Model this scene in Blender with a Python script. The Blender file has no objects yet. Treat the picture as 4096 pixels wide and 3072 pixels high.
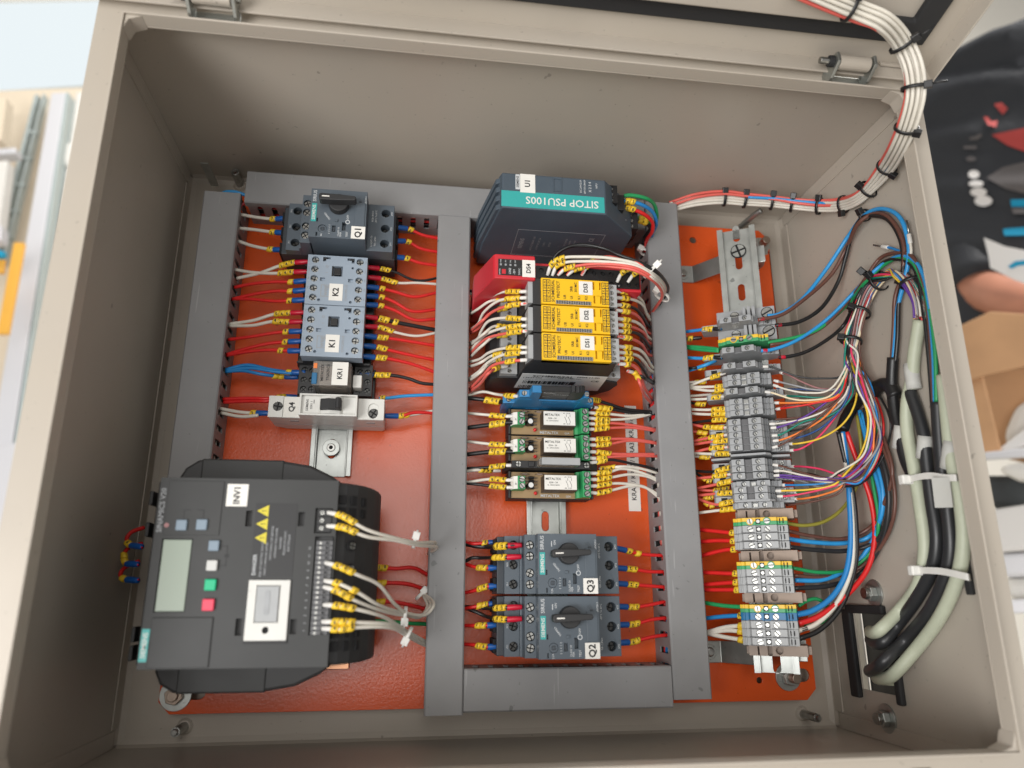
import bpy, math, random
from mathutils import Vector, Matrix
from mathutils.geometry import tessellate_polygon
random.seed(7)
S = 0.001            # all lengths below are millimetres; the scene is built in metres
sc = bpy.context.scene
COL = sc.collection

# ------------------------------------------------------------------ camera
CAM = Vector((218.66, 115.27, 663.09))
ROT = Matrix(((0.9900692536, -0.0013674643, 0.1405738352),
              (-0.0373303735, 0.9614956229, 0.2722730438),
              (-0.1355334509, -0.2748168431, 0.9518962057)))     # world -> camera
FPX = 2923.29        # focal length of the survey, in 4096-wide pixels
cd = bpy.data.cameras.new('camera'); cam = bpy.data.objects.new('camera', cd); COL.objects.link(cam)
cam.matrix_world = Matrix.Translation(CAM * S) @ ROT.transposed().to_4x4()
cd.sensor_width = 36.0; cd.lens = FPX / 4096 * 36
cd.clip_start = 0.02; cd.clip_end = 50
cd.dof.use_dof = True
cd.dof.focus_distance = -(ROT @ (Vector((330, 270, 75)) - CAM)).z * S
cd.dof.aperture_fstop = 3.9
sc.camera = cam

# ------------------------------------------------------------------ light
wd = bpy.data.worlds.new('World'); sc.world = wd; wd.use_nodes = True
bg = wd.node_tree.nodes['Background']
bg.inputs[0].default_value = (1.0, 0.985, 0.96, 1); bg.inputs[1].default_value = 0.50
def area(name, loc, aim, sx, sy, power, col):
    l = bpy.data.lights.new(name, 'AREA'); l.shape = 'RECTANGLE'; l.size = sx; l.size_y = sy
    l.energy = power; l.color = col
    o = bpy.data.objects.new(name, l); COL.objects.link(o)
    o.location = loc
    o.rotation_euler = (Vector(aim) - Vector(loc)).to_track_quat('-Z', 'Y').to_euler()
    return o
area('window_light', (-0.85, -0.36, 1.60), (0.32, 0.27, 0.05), 1.0, 0.9, 38, (1.0, 0.985, 0.97))
area('ceiling_light', (0.1, 0.35, 2.4), (0.3, 0.25, 0.0), 1.2, 0.5, 14, (1.0, 0.97, 0.93))
sc.view_settings.view_transform = 'Standard'; sc.view_settings.look = 'None'
sc.view_settings.exposure = -0.07; sc.view_settings.gamma = 1.0
sc.view_settings.use_curve_mapping = False
sc.cycles.use_denoising = True
sc.cycles.max_bounces = 8; sc.cycles.transparent_max_bounces = 8

# ------------------------------------------------------------------ survey: sight lines measured on the photograph meet planes of known height
FR = {'A': (800, 650, 1100/2212), 'B': (800, 1000, 1100/2212), 'C': (450, 1800, 1400/2212), 'D': (1800, 600, 1000/2212),
      'E': (1800, 1100, 1000/2212), 'F': (1750, 1500, 1000/2212), 'G': (1700, 2050, 1100/2212), 'H': (2650, 850, 1000/2212),
      'I': (2650, 1350, 1000/2212), 'J': (2650, 1950, 1000/2212), 'K': (3096, 1400, 1000/992), 'L': (2600, 0, 1496/2212),
      'M': (0, 0, 1400/2212), 'N': (0, 2300, 1/2.149), 'O': (3096, 2300, 1/2.149), 'S': (0, 0, 4096/2212)}
RT = ROT.transposed()
def sight(k, x, y):
    a = FR[k]; u = a[0] + x*a[2]; v = a[1] + y*a[2]
    return RT @ Vector(((u-2048)/FPX, -(v-1536)/FPX, -1))
def hit(k, x, y, p0, n):
    d = sight(k, x, y); n = Vector(n); t = (Vector(p0) - CAM).dot(n) / d.dot(n)
    return CAM + d*t
def at(k, x, y, z): return hit(k, x, y, (0, 0, z), (0, 0, 1))

# ------------------------------------------------------------------ materials
MATS = {}
def mat(name, col, rough=0.5, metal=0.0, bump=None, var=None, trans=0.0, coat=0.0, spec=None, emit=0.0, aniso=None, alpha=None):
    m = bpy.data.materials.new(name); m.use_nodes = True; nt = m.node_tree; b = nt.nodes['Principled BSDF']
    b.inputs['Base Color'].default_value = (*col, 1); b.inputs['Roughness'].default_value = rough
    b.inputs['Metallic'].default_value = metal
    if spec is not None: b.inputs['Specular IOR Level'].default_value = spec
    if trans: b.inputs['Transmission Weight'].default_value = trans
    if alpha is not None: b.inputs['Alpha'].default_value = alpha
    if coat: b.inputs['Coat Weight'].default_value = coat; b.inputs['Coat Roughness'].default_value = 0.12
    if emit: b.inputs['Emission Color'].default_value = (*col, 1); b.inputs['Emission Strength'].default_value = emit
    tc = None
    if bump or var:
        tc = nt.nodes.new('ShaderNodeTexCoord')
    if bump:
        sc_, st = bump[:2]; dist = bump[2] if len(bump) > 2 else 0.0004
        nz = nt.nodes.new('ShaderNodeTexNoise'); nz.inputs['Scale'].default_value = sc_; nz.inputs['Detail'].default_value = 3
        bp = nt.nodes.new('ShaderNodeBump'); bp.inputs['Strength'].default_value = st; bp.inputs['Distance'].default_value = dist
        nt.links.new(tc.outputs['Object'], nz.inputs['Vector']); nt.links.new(nz.outputs['Fac'], bp.inputs['Height'])
        nt.links.new(bp.outputs['Normal'], b.inputs['Normal'])
    if var:
        sc_, amt = var[:2]; c2 = var[2] if len(var) > 2 else tuple(c*(1-amt) for c in col)
        nz = nt.nodes.new('ShaderNodeTexNoise'); nz.inputs['Scale'].default_value = sc_; nz.inputs['Detail'].default_value = 5
        rp = nt.nodes.new('ShaderNodeValToRGB'); rp.color_ramp.elements[0].position = 0.38; rp.color_ramp.elements[1].position = 0.66
        rp.color_ramp.elements[0].color = (*c2, 1); rp.color_ramp.elements[1].color = (*col, 1)
        nt.links.new(tc.outputs['Object'], nz.inputs['Vector']); nt.links.new(nz.outputs['Fac'], rp.inputs['Fac'])
        nt.links.new(rp.outputs['Color'], b.inputs['Base Color'])
    MATS[name] = m; return m
mat('paint', (0.47, 0.422, 0.36), 0.38, bump=(900, 0.22, 0.0002), var=(14, 0.07), spec=0.4)
mat('orange', (0.72, 0.094, 0.014), 0.25, bump=(480, 0.30, 0.0004), var=(9, 0.06), spec=0.5)
mat('duct', (0.265, 0.265, 0.27), 0.52, bump=(1500, 0.10, 0.0001), var=(25, 0.08))
mat('ductin', (0.25, 0.25, 0.255), 0.6)
mat('zinc', (0.50, 0.52, 0.50), 0.42, 0.9, bump=(160, 0.10, 0.0002), var=(60, 0.22))
mat('steel', (0.44, 0.44, 0.42), 0.36, 1.0, var=(200, 0.3))
mat('darkmetal', (0.07, 0.07, 0.068), 0.35, 0.8)  # for sunken terminal screws, shade of their holes put into the colour
mat('oldbolt', (0.34, 0.27, 0.22), 0.4, 0.9, bump=(900, 0.3))
mat('gasket', (0.018, 0.018, 0.019), 0.75, bump=(700, 0.4))
mat('sirius', (0.085, 0.107, 0.130), 0.42, bump=(2500, 0.08, 0.0001), var=(60, 0.06))
mat('sirius_dark', (0.036, 0.044, 0.054), 0.5)
mat('psu', (0.066, 0.090, 0.116), 0.5, bump=(3000, 0.15, 0.0001), var=(50, 0.08))
mat('teal', (0.035, 0.36, 0.34), 0.4)
mat('contactor', (0.29, 0.35, 0.42), 0.42, bump=(2500, 0.06, 0.0001), var=(70, 0.05))
mat('black', (0.012, 0.012, 0.013), 0.42, var=(80, 0.3))
mat('softblack', (0.022, 0.022, 0.023), 0.55, bump=(2500, 0.1, 0.0001))
mat('hole', (0.006, 0.006, 0.007), 0.8)
mat('white', (0.72, 0.71, 0.67), 0.5, var=(40, 0.04))
mat('sticker', (0.78, 0.76, 0.71), 0.6, var=(120, 0.05))
mat('ink', (0.015, 0.015, 0.016), 0.6)
mat('inkgrey', (0.30, 0.31, 0.32), 0.6)
mat('print', (0.55, 0.57, 0.58), 0.6)
mat('whiteplastic', (0.66, 0.655, 0.62), 0.38, var=(60, 0.05))
mat('greydark', (0.10, 0.10, 0.105), 0.5)
mat('grey', (0.37, 0.38, 0.385), 0.42, bump=(2500, 0.08, 0.0001), var=(90, 0.08))
mat('greyterm', (0.335, 0.345, 0.355), 0.45, bump=(2000, 0.08, 0.0001), var=(120, 0.12))
mat('beigeterm', (0.31, 0.235, 0.185), 0.5, var=(90, 0.12))
mat('gyellow', (0.80, 0.50, 0.035), 0.42, var=(90, 0.08))
mat('ggreen', (0.05, 0.33, 0.13), 0.42, var=(90, 0.08))
mat('tblue', (0.012, 0.15, 0.33), 0.4, var=(90, 0.1))
mat('safety', (0.86, 0.50, 0.006), 0.36, bump=(2500, 0.05, 0.0001), var=(60, 0.05))
mat('redbox', (0.55, 0.022, 0.035), 0.38, bump=(2500, 0.08, 0.0001), var=(60, 0.08))
mat('finder', (0.022, 0.19, 0.42), 0.4, var=(60, 0.1))
mat('pcb', (0.33, 0.215, 0.10), 0.45, var=(40, 0.15))
mat('conn', (0.03, 0.30, 0.10), 0.4, var=(90, 0.1))
mat('brownrelay', (0.06, 0.042, 0.032), 0.42)
mat('led', (0.6, 0.02, 0.02), 0.2, coat=0.5)
mat('inverter', (0.032, 0.033, 0.033), 0.55, bump=(1800, 0.12, 0.0001), var=(30, 0.06))
mat('inverter_dark', (0.030, 0.030, 0.031), 0.55)
mat('lcd', (0.30, 0.35, 0.29), 0.25, coat=0.3)
mat('btn_blue', (0.20, 0.26, 0.32), 0.5); mat('btn_white', (0.55, 0.55, 0.53), 0.5)
mat('btn_green', (0.0, 0.42, 0.20), 0.45); mat('btn_red', (0.70, 0.05, 0.10), 0.45)
mat('clear', (0.80, 0.77, 0.72), 0.22, trans=0.82, spec=0.5)
mat('tie_white', (0.74, 0.73, 0.69), 0.4); mat('tie_black', (0.012, 0.012, 0.013), 0.4)
mat('marker', (0.86, 0.57, 0.035), 0.42, var=(150, 0.12))
mat('copper', (0.62, 0.33, 0.2), 0.35, 1.0)
mat('silverlabel', (0.74, 0.74, 0.72), 0.4)
mat('tape', (0.50, 0.50, 0.47), 0.65, bump=(400, 0.4))
WIRE = {'white': (0.70, 0.66, 0.58), 'red': (0.66, 0.018, 0.018), 'salmon': (0.72, 0.125, 0.10), 'black': (0.012, 0.012, 0.013),
        'blue': (0.02, 0.22, 0.55), 'lightblue': (0.03, 0.30, 0.66), 'green': (0.02, 0.30, 0.10), 'brown': (0.13, 0.055, 0.04),
        'yellow': (0.78, 0.52, 0.04), 'purple': (0.13, 0.05, 0.30), 'orange': (0.85, 0.22, 0.04), 'teal': (0.01, 0.22, 0.16),
        'pink': (0.70, 0.04, 0.12), 'grey': (0.30, 0.30, 0.31), 'cream': (0.74, 0.62, 0.42), 'darkred': (0.36, 0.02, 0.025),
        'darkblue': (0.015, 0.07, 0.24), 'olive': (0.30, 0.27, 0.045), 'palegreen': (0.47, 0.50, 0.38), 'darkgrey': (0.025, 0.026, 0.028),
        'mauve': (0.30, 0.13, 0.13)}
for k_, c_ in WIRE.items(): mat('w_'+k_, c_, 0.38 if k_ not in ('palegreen',) else 0.5, var=(130, 0.06), bump=(500, 0.06, 0.0002))
for k_, c_ in {'blue': (0.008, 0.095, 0.36), 'red': (0.56, 0.010, 0.035), 'white': (0.74, 0.72, 0.68), 'black': (0.015, 0.015, 0.016)}.items():
    mat('f_'+k_, c_, 0.36, var=(150, 0.1))

def wear(name, speck=0.3, smudge=0.1, scratch=0.0, stretch=(1, 1, 1)):
    """dust specks, hand smudges and scratches over the paint"""
    m = MATS[name]; nt = m.node_tree; b = nt.nodes['Principled BSDF']; L = nt.links
    tc = nt.nodes.new('ShaderNodeTexCoord'); src = b.inputs['Base Color'].links[0].from_socket
    def layer(src, scale, lo, hi, col, vec=None, detail=2):
        nz = nt.nodes.new('ShaderNodeTexNoise'); nz.inputs['Scale'].default_value = scale; nz.inputs['Detail'].default_value = detail
        L.new(vec or tc.outputs['Object'], nz.inputs['Vector'])
        mr = nt.nodes.new('ShaderNodeMapRange'); mr.inputs['From Min'].default_value = lo; mr.inputs['From Max'].default_value = hi
        L.new(nz.outputs['Fac'], mr.inputs['Value'])
        mx = nt.nodes.new('ShaderNodeMix'); mx.data_type = 'RGBA'; mx.blend_type = 'MULTIPLY'
        L.new(mr.outputs['Result'], mx.inputs['Factor']); L.new(src, mx.inputs['A']); mx.inputs['B'].default_value = (*col, 1)
        return mx.outputs['Result']
    src = layer(src, 7, 0.45, 0.75, (1-smudge, 1-smudge*1.1, 1-smudge*1.3), detail=6)
    src = layer(src, 260, 0.715, 0.74, (1-speck, 1-speck, 1-speck))
    src = layer(src, 90, 0.745, 0.76, (1-speck*1.5, 1-speck*1.5, 1-speck*1.5))
    if scratch:
        mp = nt.nodes.new('ShaderNodeMapping'); mp.inputs['Scale'].default_value = stretch; mp.inputs['Rotation'].default_value = (0, 0, 0.25)
        L.new(tc.outputs['Object'], mp.inputs['Vector'])
        src = layer(src, 300, 0.70, 0.73, (1+scratch, 1+scratch, 1+scratch), mp.outputs['Vector'])
    L.new(src, b.inputs['Base Color'])
    nz = nt.nodes.new('ShaderNodeTexNoise'); nz.inputs['Scale'].default_value = 11; nz.inputs['Detail'].default_value = 5; L.new(tc.outputs['Object'], nz.inputs['Vector'])
    mr = nt.nodes.new('ShaderNodeMapRange'); r = b.inputs['Roughness'].default_value; mr.inputs['To Min'].default_value = r*0.75; mr.inputs['To Max'].default_value = r*1.35
    L.new(nz.outputs['Fac'], mr.inputs['Value']); L.new(mr.outputs['Result'], b.inputs['Roughness'])
wear('paint', 0.22, 0.10); wear('duct', 0.25, 0.10, 0.3, (1, 0.05, 1)); wear('orange', 0.25, 0.12); wear('inverter', 0.2, 0.15); wear('zinc', 0.3, 0.2); wear('psu', 0.15, 0.12); wear('sirius', 0.15, 0.1); wear('whiteplastic', 0.2, 0.06)

# ------------------------------------------------------------------ mesh builder
class MB:
    def __init__(s): s.v = []; s.f = []
    def box(s, x0, x1, y0, y1, z0, z1):
        n = len(s.v)
        s.v += [(x0, y0, z0), (x1, y0, z0), (x1, y1, z0), (x0, y1, z0), (x0, y0, z1), (x1, y0, z1), (x1, y1, z1), (x0, y1, z1)]
        s.f += [[n+i for i in q] for q in ((3, 2, 1, 0), (4, 5, 6, 7), (0, 1, 5, 4), (1, 2, 6, 5), (2, 3, 7, 6), (3, 0, 4, 7))]
        return s
    def _m(s, ax, p, a): return {'z': (p[0], p[1], a), 'y': (p[0], a, p[1]), 'x': (a, p[0], p[1])}[ax]
    def prism(s, poly, a0, a1, ax='z', holes=(), depth=None):
        """poly extruded from a0 to a1 along ax; holes go through, or depth deep from a1"""
        loops = [list(poly)] + [list(h) for h in holes]
        for i, lp in enumerate(loops):
            ar = sum(lp[j][0]*lp[(j+1) % len(lp)][1] - lp[(j+1) % len(lp)][0]*lp[j][1] for j in range(len(lp)))
            if (ar < 0): loops[i] = lp[::-1]
        tri = tessellate_polygon([[Vector((p[0], p[1], 0)) for p in lp] for lp in loops])
        base = len(s.v); flat = [p for lp in loops for p in lp]; N = len(flat)
        s.v += [s._m(ax, p, a0) for p in flat] + [s._m(ax, p, a1) for p in flat]
        flip = ax == 'y'
        def add(q): s.f.append(q[::-1] if flip else q)
        pts2 = flat
        def ccw(t):
            a, b, c = (pts2[i] for i in t)
            return t if (b[0]-a[0])*(c[1]-a[1]) - (b[1]-a[1])*(c[0]-a[0]) > 0 else t[::-1]
        through = depth is None
        for t in tri:
            t = ccw(tuple(t)); add([base+N+i for i in t])
            if through: add([base+i for i in t[::-1]])
        if not through: add([base+i for i in range(len(loops[0]))][::-1])
        st = 0
        for li, lp in enumerate(loops):
            n = len(lp)
            if li == 0 or through: lo = base
            else:
                lo = None
            if lo is None:
                dn = depth[li-1] if isinstance(depth, (list, tuple)) else depth
                fb = len(s.v); s.v += [s._m(ax, p, a1 - dn*(1 if a1 > a0 else -1)) for p in lp]
                for i in range(n):
                    j = (i+1) % n; add([base+N+st+j, base+N+st+i, fb+i, fb+j])
                add([fb+i for i in range(n)])
            else:
                for i in range(n):
                    j = (i+1) % n
                    q = [base+st+i, base+st+j, base+N+st+j, base+N+st+i]
                    add(q if li == 0 else q[::-1])
            st += n
        if a1 < a0:
            pass
        return s
    def cyl(s, c, ax, r, h, n=16, r2=None):
        c = Vector(c); d = Vector(ax).normalized() if not isinstance(ax, str) else Vector({'x': (1, 0, 0), 'y': (0, 1, 0), 'z': (0, 0, 1)}[ax])
        u = d.orthogonal().normalized(); w = d.cross(u); r2 = r if r2 is None else r2; b = len(s.v)
        for rr, hh in ((r, 0), (r2, h)):
            for i in range(n):
                a = 2*math.pi*i/n; s.v.append(tuple(c + d*hh + (u*math.cos(a) + w*math.sin(a))*rr))
        for i in range(n):
            j = (i+1) % n; s.f.append([b+i, b+j, b+n+j, b+n+i])
        s.f.append([b+i for i in range(n)][::-1]); s.f.append([b+n+i for i in range(n)])
        return s
    def tube(s, pts, r, n=8, cap=True):
        pts = [Vector(p) for p in pts]; b = len(s.v); m = len(pts); u = None
        for i, p in enumerate(pts):
            t = (pts[min(i+1, m-1)] - pts[max(i-1, 0)]).normalized()
            u = t.orthogonal().normalized() if u is None else (u - t*u.dot(t)).normalized()
            w = t.cross(u); rr = r[i] if isinstance(r, (list, tuple)) else r
            for k in range(n):
                a = 2*math.pi*k/n; s.v.append(tuple(p + (u*math.cos(a) + w*math.sin(a))*rr))
        for i in range(m-1):
            for k in range(n):
                k2 = (k+1) % n; s.f.append([b+i*n+k, b+i*n+k2, b+(i+1)*n+k2, b+(i+1)*n+k])
        if cap: s.f.append([b+k for k in range(n)][::-1]); s.f.append([b+(m-1)*n+k for k in range(n)])
        return s
    def mesh(s, name, m=None, smooth=False):
        me = bpy.data.meshes.new(name); me.from_pydata([(x*S, y*S, z*S) for x, y, z in s.v], [], s.f)
        if m: me.materials.append(MATS[m])
        if smooth:
            for p in me.polygons: p.use_smooth = True
        me.update(); return me
    def build(s, name, m, parent=None, bev=0, smooth=False, absolute=False):
        return put(name, s.mesh(name, m, smooth), parent, bev, absolute)
def put(name, me, parent=None, bev=0, absolute=False, loc=None, rot=None):
    o = bpy.data.objects.new(name, me); COL.objects.link(o)
    if parent is not None:
        o.parent = parent
        if absolute: o.matrix_parent_inverse = WORLD(parent).inverted()
    if loc is not None: o.location = Vector(loc)*S
    if rot is not None: o.rotation_euler = rot
    if bev:
        md = o.modifiers.new('edge', 'BEVEL'); md.width = bev*S; md.segments = 2; md.limit_method = 'ANGLE'; md.angle_limit = math.radians(35)
    return o
def WORLD(o):
    M = o.matrix_basis.copy()
    while o.parent is not None:
        M = o.parent.matrix_basis @ o.matrix_parent_inverse @ M if o.parent.parent is None else WORLD(o.parent) @ o.matrix_parent_inverse @ M
        break
    return M
def tag(o, label, cat, group=None, kind=None):
    if label: o['label'] = label
    if cat: o['category'] = cat
    if group: o['group'] = group
    if kind: o['kind'] = kind
    return o
def thing(name, label, cat, loc=(0, 0, 0), group=None, rot=None):
    o = bpy.data.objects.new(name, None); COL.objects.link(o); o.location = Vector(loc)*S; o.empty_display_size = 0.01
    if rot: o.rotation_euler = rot
    return tag(o, label, cat, group)
def copy_tree(o, parent=None):
    c = o.copy(); COL.objects.link(c); c.parent = parent
    for ch in list(o.children): copy_tree(ch, c)
    return c
def rect(x0, x1, y0, y1): return [(x0, y0), (x1, y0), (x1, y1), (x0, y1)]
def circ(x, y, r, n=14, a0=0): return [(x+r*math.cos(2*math.pi*i/n+a0), y+r*math.sin(2*math.pi*i/n+a0)) for i in range(n)]
def slot(x, y, L, w, ax='y', n=6):
    h = L/2 - w/2; P = []
    for i in range(n+1):
        a = math.pi*i/n; P.append((w/2*math.cos(a), h + w/2*math.sin(a)))
    for i in range(n+1):
        a = math.pi + math.pi*i/n; P.append((w/2*math.cos(a), -h + w/2*math.sin(a)))
    return [(x+p[0], y+p[1]) if ax == 'y' else (x+p[1], y-p[0]) for p in P]
def text(s, x, y, z, size, m, parent, rz=90, name='printed_text', rot=None, align='CENTER', wide=1.0, bold=0.012):
    c = bpy.data.curves.new(name, 'FONT'); c.body = s; c.size = size*S; c.align_x = align; c.align_y = 'CENTER'; c.resolution_u = 2
    c.offset = bold*size*S
    c.materials.append(MATS[m])
    o = bpy.data.objects.new(name, c); COL.objects.link(o)
    if parent is not None: o.parent = parent
    o.location = Vector((x, y, z))*S; o.rotation_euler = rot if rot else (0, 0, math.radians(rz)); o.scale = (wide, 1, 1)
    return o
_screw = {}
def screw(x, y, z, r, parent, kind='cross', m='steel', name='screw', a=None, rot=None):
    key = (kind, round(r, 2), m)
    if key not in _screw:
        b = MB(); b.cyl((0, 0, -0.9), 'z', r*1.22, 0.45, 14); nd = len(b.f); g = 0.16*r if kind == 'cross' else 0.15*r
        if kind == 'slot':
            for sg in (1, -1):
                P = [(r*math.cos(t), g + (r-g)*math.sin(t)) for t in [math.pi*i/8 for i in range(9)]]
                b.prism([(p[0], sg*p[1]) for p in P], -0.4, 0.35)
        else:
            for q in range(4):
                P = [(g, g)] + [(g + (r-g)*math.cos(t), g + (r-g)*math.sin(t)) for t in [math.pi/2*i/4 for i in range(5)]]
                ca, sa = math.cos(q*math.pi/2), math.sin(q*math.pi/2)
                b.prism([(p[0]*ca - p[1]*sa, p[0]*sa + p[1]*ca) for p in P], -0.4, 0.35)
        me = b.mesh(name, m); me.materials.append(MATS['hole']); _screw[key] = me  # near-black floor disc paints the shade round a sunken screw
        for p_ in me.polygons[:nd]: p_.material_index = 1
    return put(name, _screw[key], parent, loc=(x, y, z), rot=rot or (0, 0, random.uniform(0, 3.1) if a is None else a))
def sticker(s, x0, x1, y0, y1, z, parent, size, rz=90, name='device_label'):
    xc, yc = (x0+x1)/2, (y0+y1)/2
    o = MB().box(x0, x1, y0, y1, z, z+0.3).build(name, 'sticker', parent)
    text(s, xc, yc, z+0.42, size, 'ink', o, rz, bold=0.03)
    return o
def smooth_path(P, k=8):
    P = [Vector(p) for p in P]
    if len(P) < 3: return [P[0].lerp(P[-1], i/k) for i in range(k+1)]
    Q = [P[0]*2 - P[1]] + P + [P[-1]*2 - P[-2]]; out = []
    for i in range(1, len(Q)-2):
        p0, p1, p2, p3 = Q[i-1:i+3]
        a = max((p1-p0).length, 1e-3)**.5; b_ = max((p2-p1).length, 1e-3)**.5; c = max((p3-p2).length, 1e-3)**.5
        m1 = (p1-p0)/a - (p2-p0)/(a+b_) + (p2-p1)/b_; m2 = (p2-p1)/b_ - (p3-p1)/(b_+c) + (p3-p2)/c
        m1 *= b_; m2 *= b_
        for j in range(k):
            t = j/k; t2 = t*t; t3 = t2*t
            out.append(p1*(2*t3-3*t2+1) + m1*(t3-2*t2+t) + p2*(-2*t3+3*t2) + m2*(t3-t2))
    out.append(P[-1]); return out
# ================================================================== the cabinet
W_, H_, DF, LIP = 605.0, 503.0, 221.0, 234.0
cab = thing('electrical_cabinet', 'open beige steel electrical cabinet with its door swung up', 'cabinet', (302, 251, 0))
def cpart(mb, name, m='paint', bev=0, parent=None, smooth=False):
    o = mb.build(name, m, parent or cab, bev, smooth, absolute=True); return o
cpart(MB().box(-1.5, W_+1.5, -1.5, H_+1.5, -1.5, 0), 'back_wall')
lw = cpart(MB().box(-1.5, 0, 0, H_, 0, DF), 'side_wall')
rw = cpart(MB().prism(rect(0, H_, 0, DF), W_, W_+1.5, 'x', holes=[rect(37, 99, 47, 97)]), 'side_wall')
tw = cpart(MB().box(-1.5, W_+1.5, H_, H_+1.5, 0, DF), 'side_wall')
bw = cpart(MB().box(-1.5, W_+1.5, -1.5, 0, 0, DF), 'side_wall')
r0 = 21
# overlapped fold strips and weld fillets
for wl, (x0, x1) in ((lw, (0, 1.3)), (rw, (W_-1.3, W_))):
    cpart(MB().box(x0, x1, H_-13, H_-0.2, 10, DF-1), 'fold_strip', parent=wl, bev=0.3)
    cpart(MB().box(x0, x1, 0.2, 13, 10, DF-1), 'fold_strip', parent=wl, bev=0.3)
    cpart(MB().box(x0, x1, 14, H_-14, 0, 15), 'fold_strip', parent=wl, bev=0.4)
cpart(MB().prism([(0, 0), (7, 0), (2.6, 1.2), (1.2, 2.6), (0, 7)], 0.0, W_, 'x').__class__().box(0, 0.01, 0, 0.01, 0, 0.01) if False else MB().prism([(0, 0), (6, 0), (1.8, 1.8), (0, 6)], 2, W_-2, 'x'), 'corner_fillet', parent=bw)
cpart(MB().prism([(H_, 0), (H_-6, 0), (H_-1.8, 1.8), (H_, 6)], 2, W_-2, 'x'), 'corner_fillet', parent=tw)
cpart(MB().prism([(0, 0), (6, 0), (1.8, 1.8), (0, 6)], 2, H_-2, 'y'), 'corner_fillet', parent=lw)
cpart(MB().prism([(W_, 0), (W_-6, 0), (W_-1.8, 1.8), (W_, 6)], 2, H_-2, 'y'), 'corner_fillet', parent=rw)
# front flange and the lip standing on it
outer = rect(-1.5, W_+1.5, -1.5, H_+1.5); inner = rect(r0, W_-r0, r0+3, H_-r0+3)
cpart(MB().prism(outer, DF, DF+1.5, 'z', holes=[inner, slot(526, 11, 19, 8, 'x')]), 'front_flange', bev=0.5)
def lip_loop(d): return rect(r0-d, W_-r0+d, r0+3-d, H_-r0+3+d)
lipm = MB().prism(lip_loop(1.5), DF+1.5, LIP, 'z', holes=[lip_loop(0)])
cpart(lipm, 'sealing_lip', bev=0.4)
for cx, cy, sx, sy in ((r0, H_-r0+3, 1, -1), (W_-r0, H_-r0+3, -1, -1), (W_-r0, r0+3, -1, 1), (r0, r0+3, 1, 1)):   # filled corner welds
    cpart(MB().prism([(cx, cy), (cx+sx*11, cy), (cx+sx*3, cy+sy*3), (cx, cy+sy*11)], DF-2, LIP-1.5, 'z'), 'corner_weld', bev=0.8)
# weld studs on the back wall, nuts in the side wall
def bolt(loc, ax, r, h, name='stud', washer=0, hexn=True, m='steel', parent=None):
    loc = Vector(loc); d = Vector({'z': (0, 0, 1), '-x': (-1, 0, 0)}[ax])
    b = cpart(MB().cyl(loc, d, r, h, 14), name, m, parent=parent, bev=0.3)
    if washer: put_c(MB().cyl(loc, d, washer, 1.6, 24), 'washer', 'zinc', b)
    if hexn: put_c(MB().cyl(loc + d*1.6, d, r*1.75, r*1.5, 6), 'nut', 'zinc', b, 0.3)
    return b
def put_c(mb, name, m, parent, bev=0, smooth=False):
    o = mb.build(name, m, None, bev, smooth); o.parent = parent; o.matrix_parent_inverse = WORLD(parent).inverted(); return o
for k, x, y, hh in (('N', 1590, 1300, 26), ('O', 240, 1190, 26), ('A', 325, 185, 24)):
    p = at(k, x, y, 0)
    s_ = cpart(MB().cyl((p.x, p.y, 0), 'z', 3.6, hh, 14).cyl((p.x, p.y, hh), 'z', 2.6, 3, 14, 1.8), 'stud', 'steel')
    put_c(MB().cyl((p.x, p.y, 0), 'z', 6.5, 2.2, 18, 4.6), 'weld_collar', 'paint', s_)
p = at('H', 800, 110, 20); hook = cpart(MB().tube(smooth_path([(p.x-8, p.y+4, 8), (p.x-5, p.y+5, 20), (p.x-2, p.y+6, 32), (p.x+1, p.y+7, 38)]), 3.0, 10), 'stud', 'zinc', smooth=True)
for (y, z) in ((114.5, 82), (18.5, 77)):
    h = cpart(MB().cyl((W_, y, z), (-1, 0, 0), 11, 1.6, 28), 'washer', 'zinc', bev=0.3)
    put_c(MB().cyl((W_-1.6, y, z), (-1, 0, 0), 6.6, 5.5, 6), 'nut', 'zinc', h, 0.5)
    put_c(MB().cyl((W_-7, y, z), (-1, 0, 0), 4.6, 3.6, 14), 'bolt_end', 'steel', h, 0.3)
tabm = at('A', 100, 130, 30)
cpart(MB().box(tabm.x-3.5, tabm.x+3.5, tabm.y-2, tabm.y-0.8, 20, 58), 'earth_tab', 'zinc')
# rubber edging round the cable cut-out
eg = thing('rubber_edging', 'black rubber edging round the cable cut-out in the side wall', 'edging', (W_-2, 68, 47))
for (y0, y1, z0, z1) in ((98, 105, 42, 94), (30, 101, 36, 48), (31, 98, 97, 104)):
    MB().box(W_-5, W_-0.2, y0, y1, z0, z1).build('edging_strip', 'gasket', eg, 1.4, absolute=True)
pw = thing('panel_outside_cutout', 'dark board with a pale edge seen through the cable cut-out', 'board', (W_+30, 68, 40))
MB().box(W_+24, W_+26, 0, 140, 22, 140).build('board_sheet', 'softblack', pw, absolute=True); MB().box(W_+22, W_+23, 0, 140, 0, 22).build('board_edge', 'white', pw, absolute=True)

q0 = hit('K', 752, 830, (W_-1, 0, 0), (1, 0, 0)); q1 = hit('K', 800, 972, (W_-1, 0, 0), (1, 0, 0))
fp_ = thing('foam_pad', 'black foam pad stuck on the side wall behind the cables', 'pad', (W_, (q0.y+q1.y)/2, 190)); MB().box(W_-4, W_-0.2, q1.y, q0.y, q0.z, min(q1.z, DF-2)).build('pad_block', 'gasket', fp_, 1.0, absolute=True)
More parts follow.
